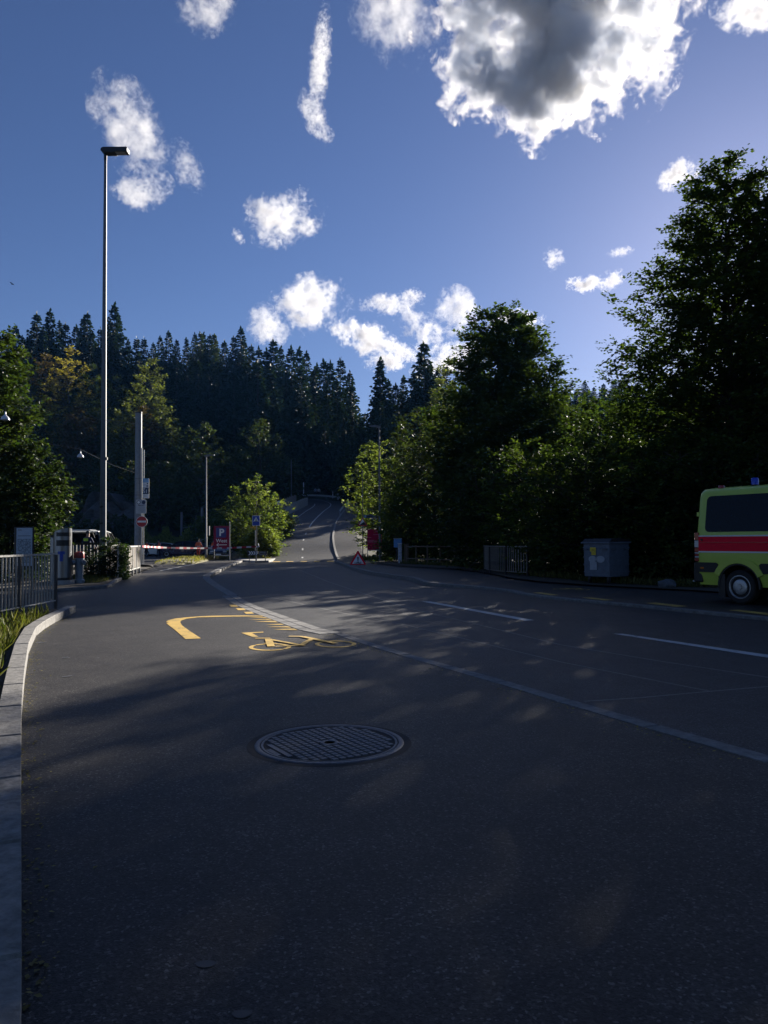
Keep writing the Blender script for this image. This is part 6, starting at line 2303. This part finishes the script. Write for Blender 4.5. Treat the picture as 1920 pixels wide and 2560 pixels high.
# bare rock showing through on the left slope: a mass standing on the ground with its back in the hill
rk = B()
rows, cols = 9, 24
vs = []
for back in (0, 1):
    for j in range(rows):
        for i in range(cols):
            px = 172 + i * 7
            Y = 96 + 1.1 * mnoise.noise((i * .3, j * .8, 5)) + (.8 if j % 2 else 0) + j * .25 + 1.6 * abs(i - cols / 2) / cols + back * 11
            x = X_(172 + i * 7, 97)
            top = 7.4 + 1.6 * mnoise.noise((i * .21, 2, 7)) - 3.5 * (abs(i - cols / 2) / (cols / 2)) ** 3
            z = -1.2 + (top + 1.2) * j / (rows - 1) + (.35 * mnoise.noise((i * .25, j, 1)) if 0 < j else 0)
            vs.append((x, Y, z))
n_ = rows * cols
fs = []
for j in range(rows - 1):
    for i in range(cols - 1):
        q = (j * cols + i, j * cols + i + 1, (j + 1) * cols + i + 1, (j + 1) * cols + i)
        fs += [q, tuple(k + n_ for k in reversed(q))]
for i in range(cols - 1):
    t_ = (rows - 1) * cols + i
    fs.append((t_, t_ + 1, t_ + 1 + n_, t_ + n_))
for j in range(rows - 1):
    for e in (0, cols - 1):
        p_ = j * cols + e
        fs.append((p_, p_ + cols, p_ + cols + n_, p_ + n_) if e == 0 else (p_, p_ + n_, p_ + cols + n_, p_ + cols))
rk.add(vs, fs)
tag(rk.build('rock_face', ROCK), 'banded bare rock on the slope behind the tall lamp post', kind='structure')
for k, (px, H, lab) in enumerate(((182, 5.2, 'dark bush at the left foot of the banded rock'), (228, 4.2, 'dark bush before the middle of the banded rock'), (272, 4.8, 'dark bush at the foot of the rock by the tall lamp post'), (318, 4.4, 'dark bush at the right foot of the banded rock'))):
    x = X_(px, 92)
    broadleaf('bush', lab, 'bush', (x, 92, terrain(x, 92)), H, [(.0, 1.6), (.3, 2.0), (.6, 1.7), (.85, 1.0), (1, .3)], LEAF_FOREST, 44, 10, 8, .34, trunk_r=.08, seed=400 + k, stems=3, twl=1.0, lump=.4)


# ------------------------------------------------------------------ CLOUDS (real vapour volumes high over the valley)
def cloud_mat(dens, seed, ns, thr, amp, g, big):
    m = bpy.data.materials.new('cloud_vapour')
    m.use_nodes = True
    n, l = m.node_tree.nodes, m.node_tree.links
    n.clear()
    out = n.new('ShaderNodeOutputMaterial')
    v = n.new('ShaderNodeVolumeScatter')
    v.inputs['Anisotropy'].default_value = g
    v.inputs['Color'].default_value = (1, .92, .78, 1) if big else (.95, .95, .94, 1)
    tc, ge = n.new('ShaderNodeTexCoord'), n.new('ShaderNodeNewGeometry')

    def math_(op, a, b_, c=None):
        q = n.new('ShaderNodeMath')
        q.operation = op
        for i, val in enumerate((a, b_, c)):
            if val is None:
                continue
            if isinstance(val, (int, float)):
                q.inputs[i].default_value = val
            else:
                l.new(val, q.inputs[i])
        return q.outputs[0]

    def noise(scale, det, rough, dist, w):
        q = n.new('ShaderNodeTexNoise')
        q.noise_dimensions = '4D'
        for nm, val in (('W', w), ('Scale', scale), ('Detail', det), ('Roughness', rough), ('Distortion', dist)):
            q.inputs[nm].default_value = val
        l.new(ge.outputs['Position'], q.inputs['Vector'])
        return q.outputs[0]
    ln = n.new('ShaderNodeVectorMath')
    ln.operation = 'LENGTH'
    l.new(tc.outputs['Object'], ln.inputs[0])
    fall = math_('MULTIPLY_ADD', math_('POWER', ln.outputs['Value'], 2.0), -1.05, .56)
    s1 = math_('MULTIPLY_ADD', noise(ns, 2, .5, 0, seed), amp * .95, -amp * .475)
    s2 = math_('MULTIPLY_ADD', noise(ns * 3.4, 7, .70, .35, seed + 7.7), amp * 1.25, -amp * .625)
    tot = math_('ADD', math_('ADD', s1, s2), fall)
    mr = n.new('ShaderNodeMapRange')
    for i, val in ((1, thr), (2, thr + 1.1), (3, 0), (4, dens)):
        mr.inputs[i].default_value = val
    l.new(tot, mr.inputs[0])
    l.new(mr.outputs[0], v.inputs['Density'])
    l.new(v.outputs[0], out.inputs['Volume'])
    return m


cbm = bmesh.new()
bmesh.ops.create_icosphere(cbm, subdivisions=3, radius=1)
CLOUDS = [
    (1385, 66, 210, 176, 6, 46, 'huge cloud with dark grey middle and blazing white rim', 1.25),
    (995, 30, 72, 84, 20, 1.5, 'ragged white cloud touching the left of the huge cloud', 1.1),
    (322, 318, 52, 92, 24, 1.5, 'torn white cloud right beside the tall lamp head', 1.1),
    (352, 470, 52, 36, 10, 1.8, 'small white cloud under the one at the lamp head', 1.),
    (468, 418, 26, 48, 25, .7, 'faint wisp right of the tall lamp post', 1.),
    (800, 155, 17, 88, -6, 1.2, 'thin upright streak of cloud', 1.2),
    (788, 295, 20, 52, 28, 1.1, 'slanting wisp under the upright streak', 1.),
    (710, 545, 72, 52, 6, 4.0, 'single white puff in the middle of the sky', 1.),
    (775, 770, 80, 58, 18, 5.5, 'plump white cloud just above the spruces', 1.),
    (512, 15, 52, 44, 0, 1.3, 'wispy cloud cut by the top edge', 1.),
    (918, 848, 68, 33, -24, 5.0, 'oblong white cloud low over the valley gap', 1.),
    (1135, 785, 50, 50, 0, 3.0, 'white cloud left of the lone broadleaf tree top', 1.),
    (1462, 710, 33, 16, 0, 4.0, 'small bright cloud between the two tall trees', .8),
    (1530, 700, 30, 18, 20, 2.4, 'pair of tiny bright puffs near the tallest tree', .9),
    (1552, 630, 24, 9, 12, 1.2, 'thin bright wisp near the tallest tree', 1.),
    (1385, 648, 20, 22, 20, 2.4, 'tiny bright puff high between the two tall trees', .8),
    (1885, 15, 58, 42, 0, 4.0, 'white cloud cut by the top right corner', 1.),
    (1695, 436, 40, 24, 28, 4.0, 'small bright cloud touching the tallest tree top', .9),
    (1130, 898, 76, 33, 22, 4.5, 'white bank of cloud behind the broad fir', 1.),
    (1285, 803, 56, 24, 0, 4.0, 'bright cloud behind the top of the lone broadleaf tree', 1.),
    (672, 818, 36, 44, 30, 1.8, 'faint cloud left under the plump cloud', 1.),
    (965, 762, 50, 22, 0, 2.0, 'small faint cloud above the valley gap', .9),
    (1026, 745, 28, 18, 0, 2.4, 'small puff above the broad fir', .9),
    (1035, 805, 36, 30, 0, 2.0, 'curled faint cloud above the broad fir', 1.),
    (1075, 835, 28, 30, 0, 2.6, 'small puff just above the broad fir', .9),
    (596, 590, 9, 18, 30, .9, 'tiny wisp left of the single puff', .9),
    (985, 895, 60, 24, 10, 3.5, 'low cloud between the spruces at the valley gap', 1.),
]
for k, (px, py, rx, ry, rot, od, lab, fs) in enumerate(CLOUDS):
    r_ = ray(px, py)
    d_ = 650 / max(r_.z, .12)
    s_ = d_ / F
    me = bpy.data.meshes.new('cloud')
    cbm.to_mesh(me)
    me.materials.append(cloud_mat((od if od > 10 else od * .7) / (min(rx, ry) * s_), k * 3.17 + 1.3, fs / (min(rx, ry) * s_), .12, 2.9 if od > 10 else 3.2, .20 if od > 10 else .14, od > 10))
    o = link('cloud', me)
    o.matrix_world = Matrix.Translation(Vector((0, 0, CAMZ)) + r_ * d_) @ CM.to_4x4() @ Matrix.Rotation(R(rot), 4, 'Z') @ Matrix.Diagonal((rx * s_ * 1.5, ry * s_ * 1.5, (rx + ry) * .55 * s_, 1))
    tag(o, lab, 'cloud', 'clouds')
cbm.free()

# ------------------------------------------------------------------ HAZE: thin bluish valley air round the whole scene
hz = B().box((0, 60, 30.5), (880, 760, 66))
hm_ = bpy.data.materials.new('valley_air')
hm_.use_nodes = True
hn, hl = hm_.node_tree.nodes, hm_.node_tree.links
hn.clear()
ho = hn.new('ShaderNodeOutputMaterial')
hv = hn.new('ShaderNodeVolumePrincipled')
hv.inputs['Color'].default_value = (.12, .38, 1, 1)
hv.inputs['Density'].default_value = HAZE
hv.inputs['Anisotropy'].default_value = .2
hl.new(hv.outputs[0], ho.inputs['Volume'])
tag(hz.build('haze', hm_), 'thin blue haze filling the valley', None, None, 'stuff')
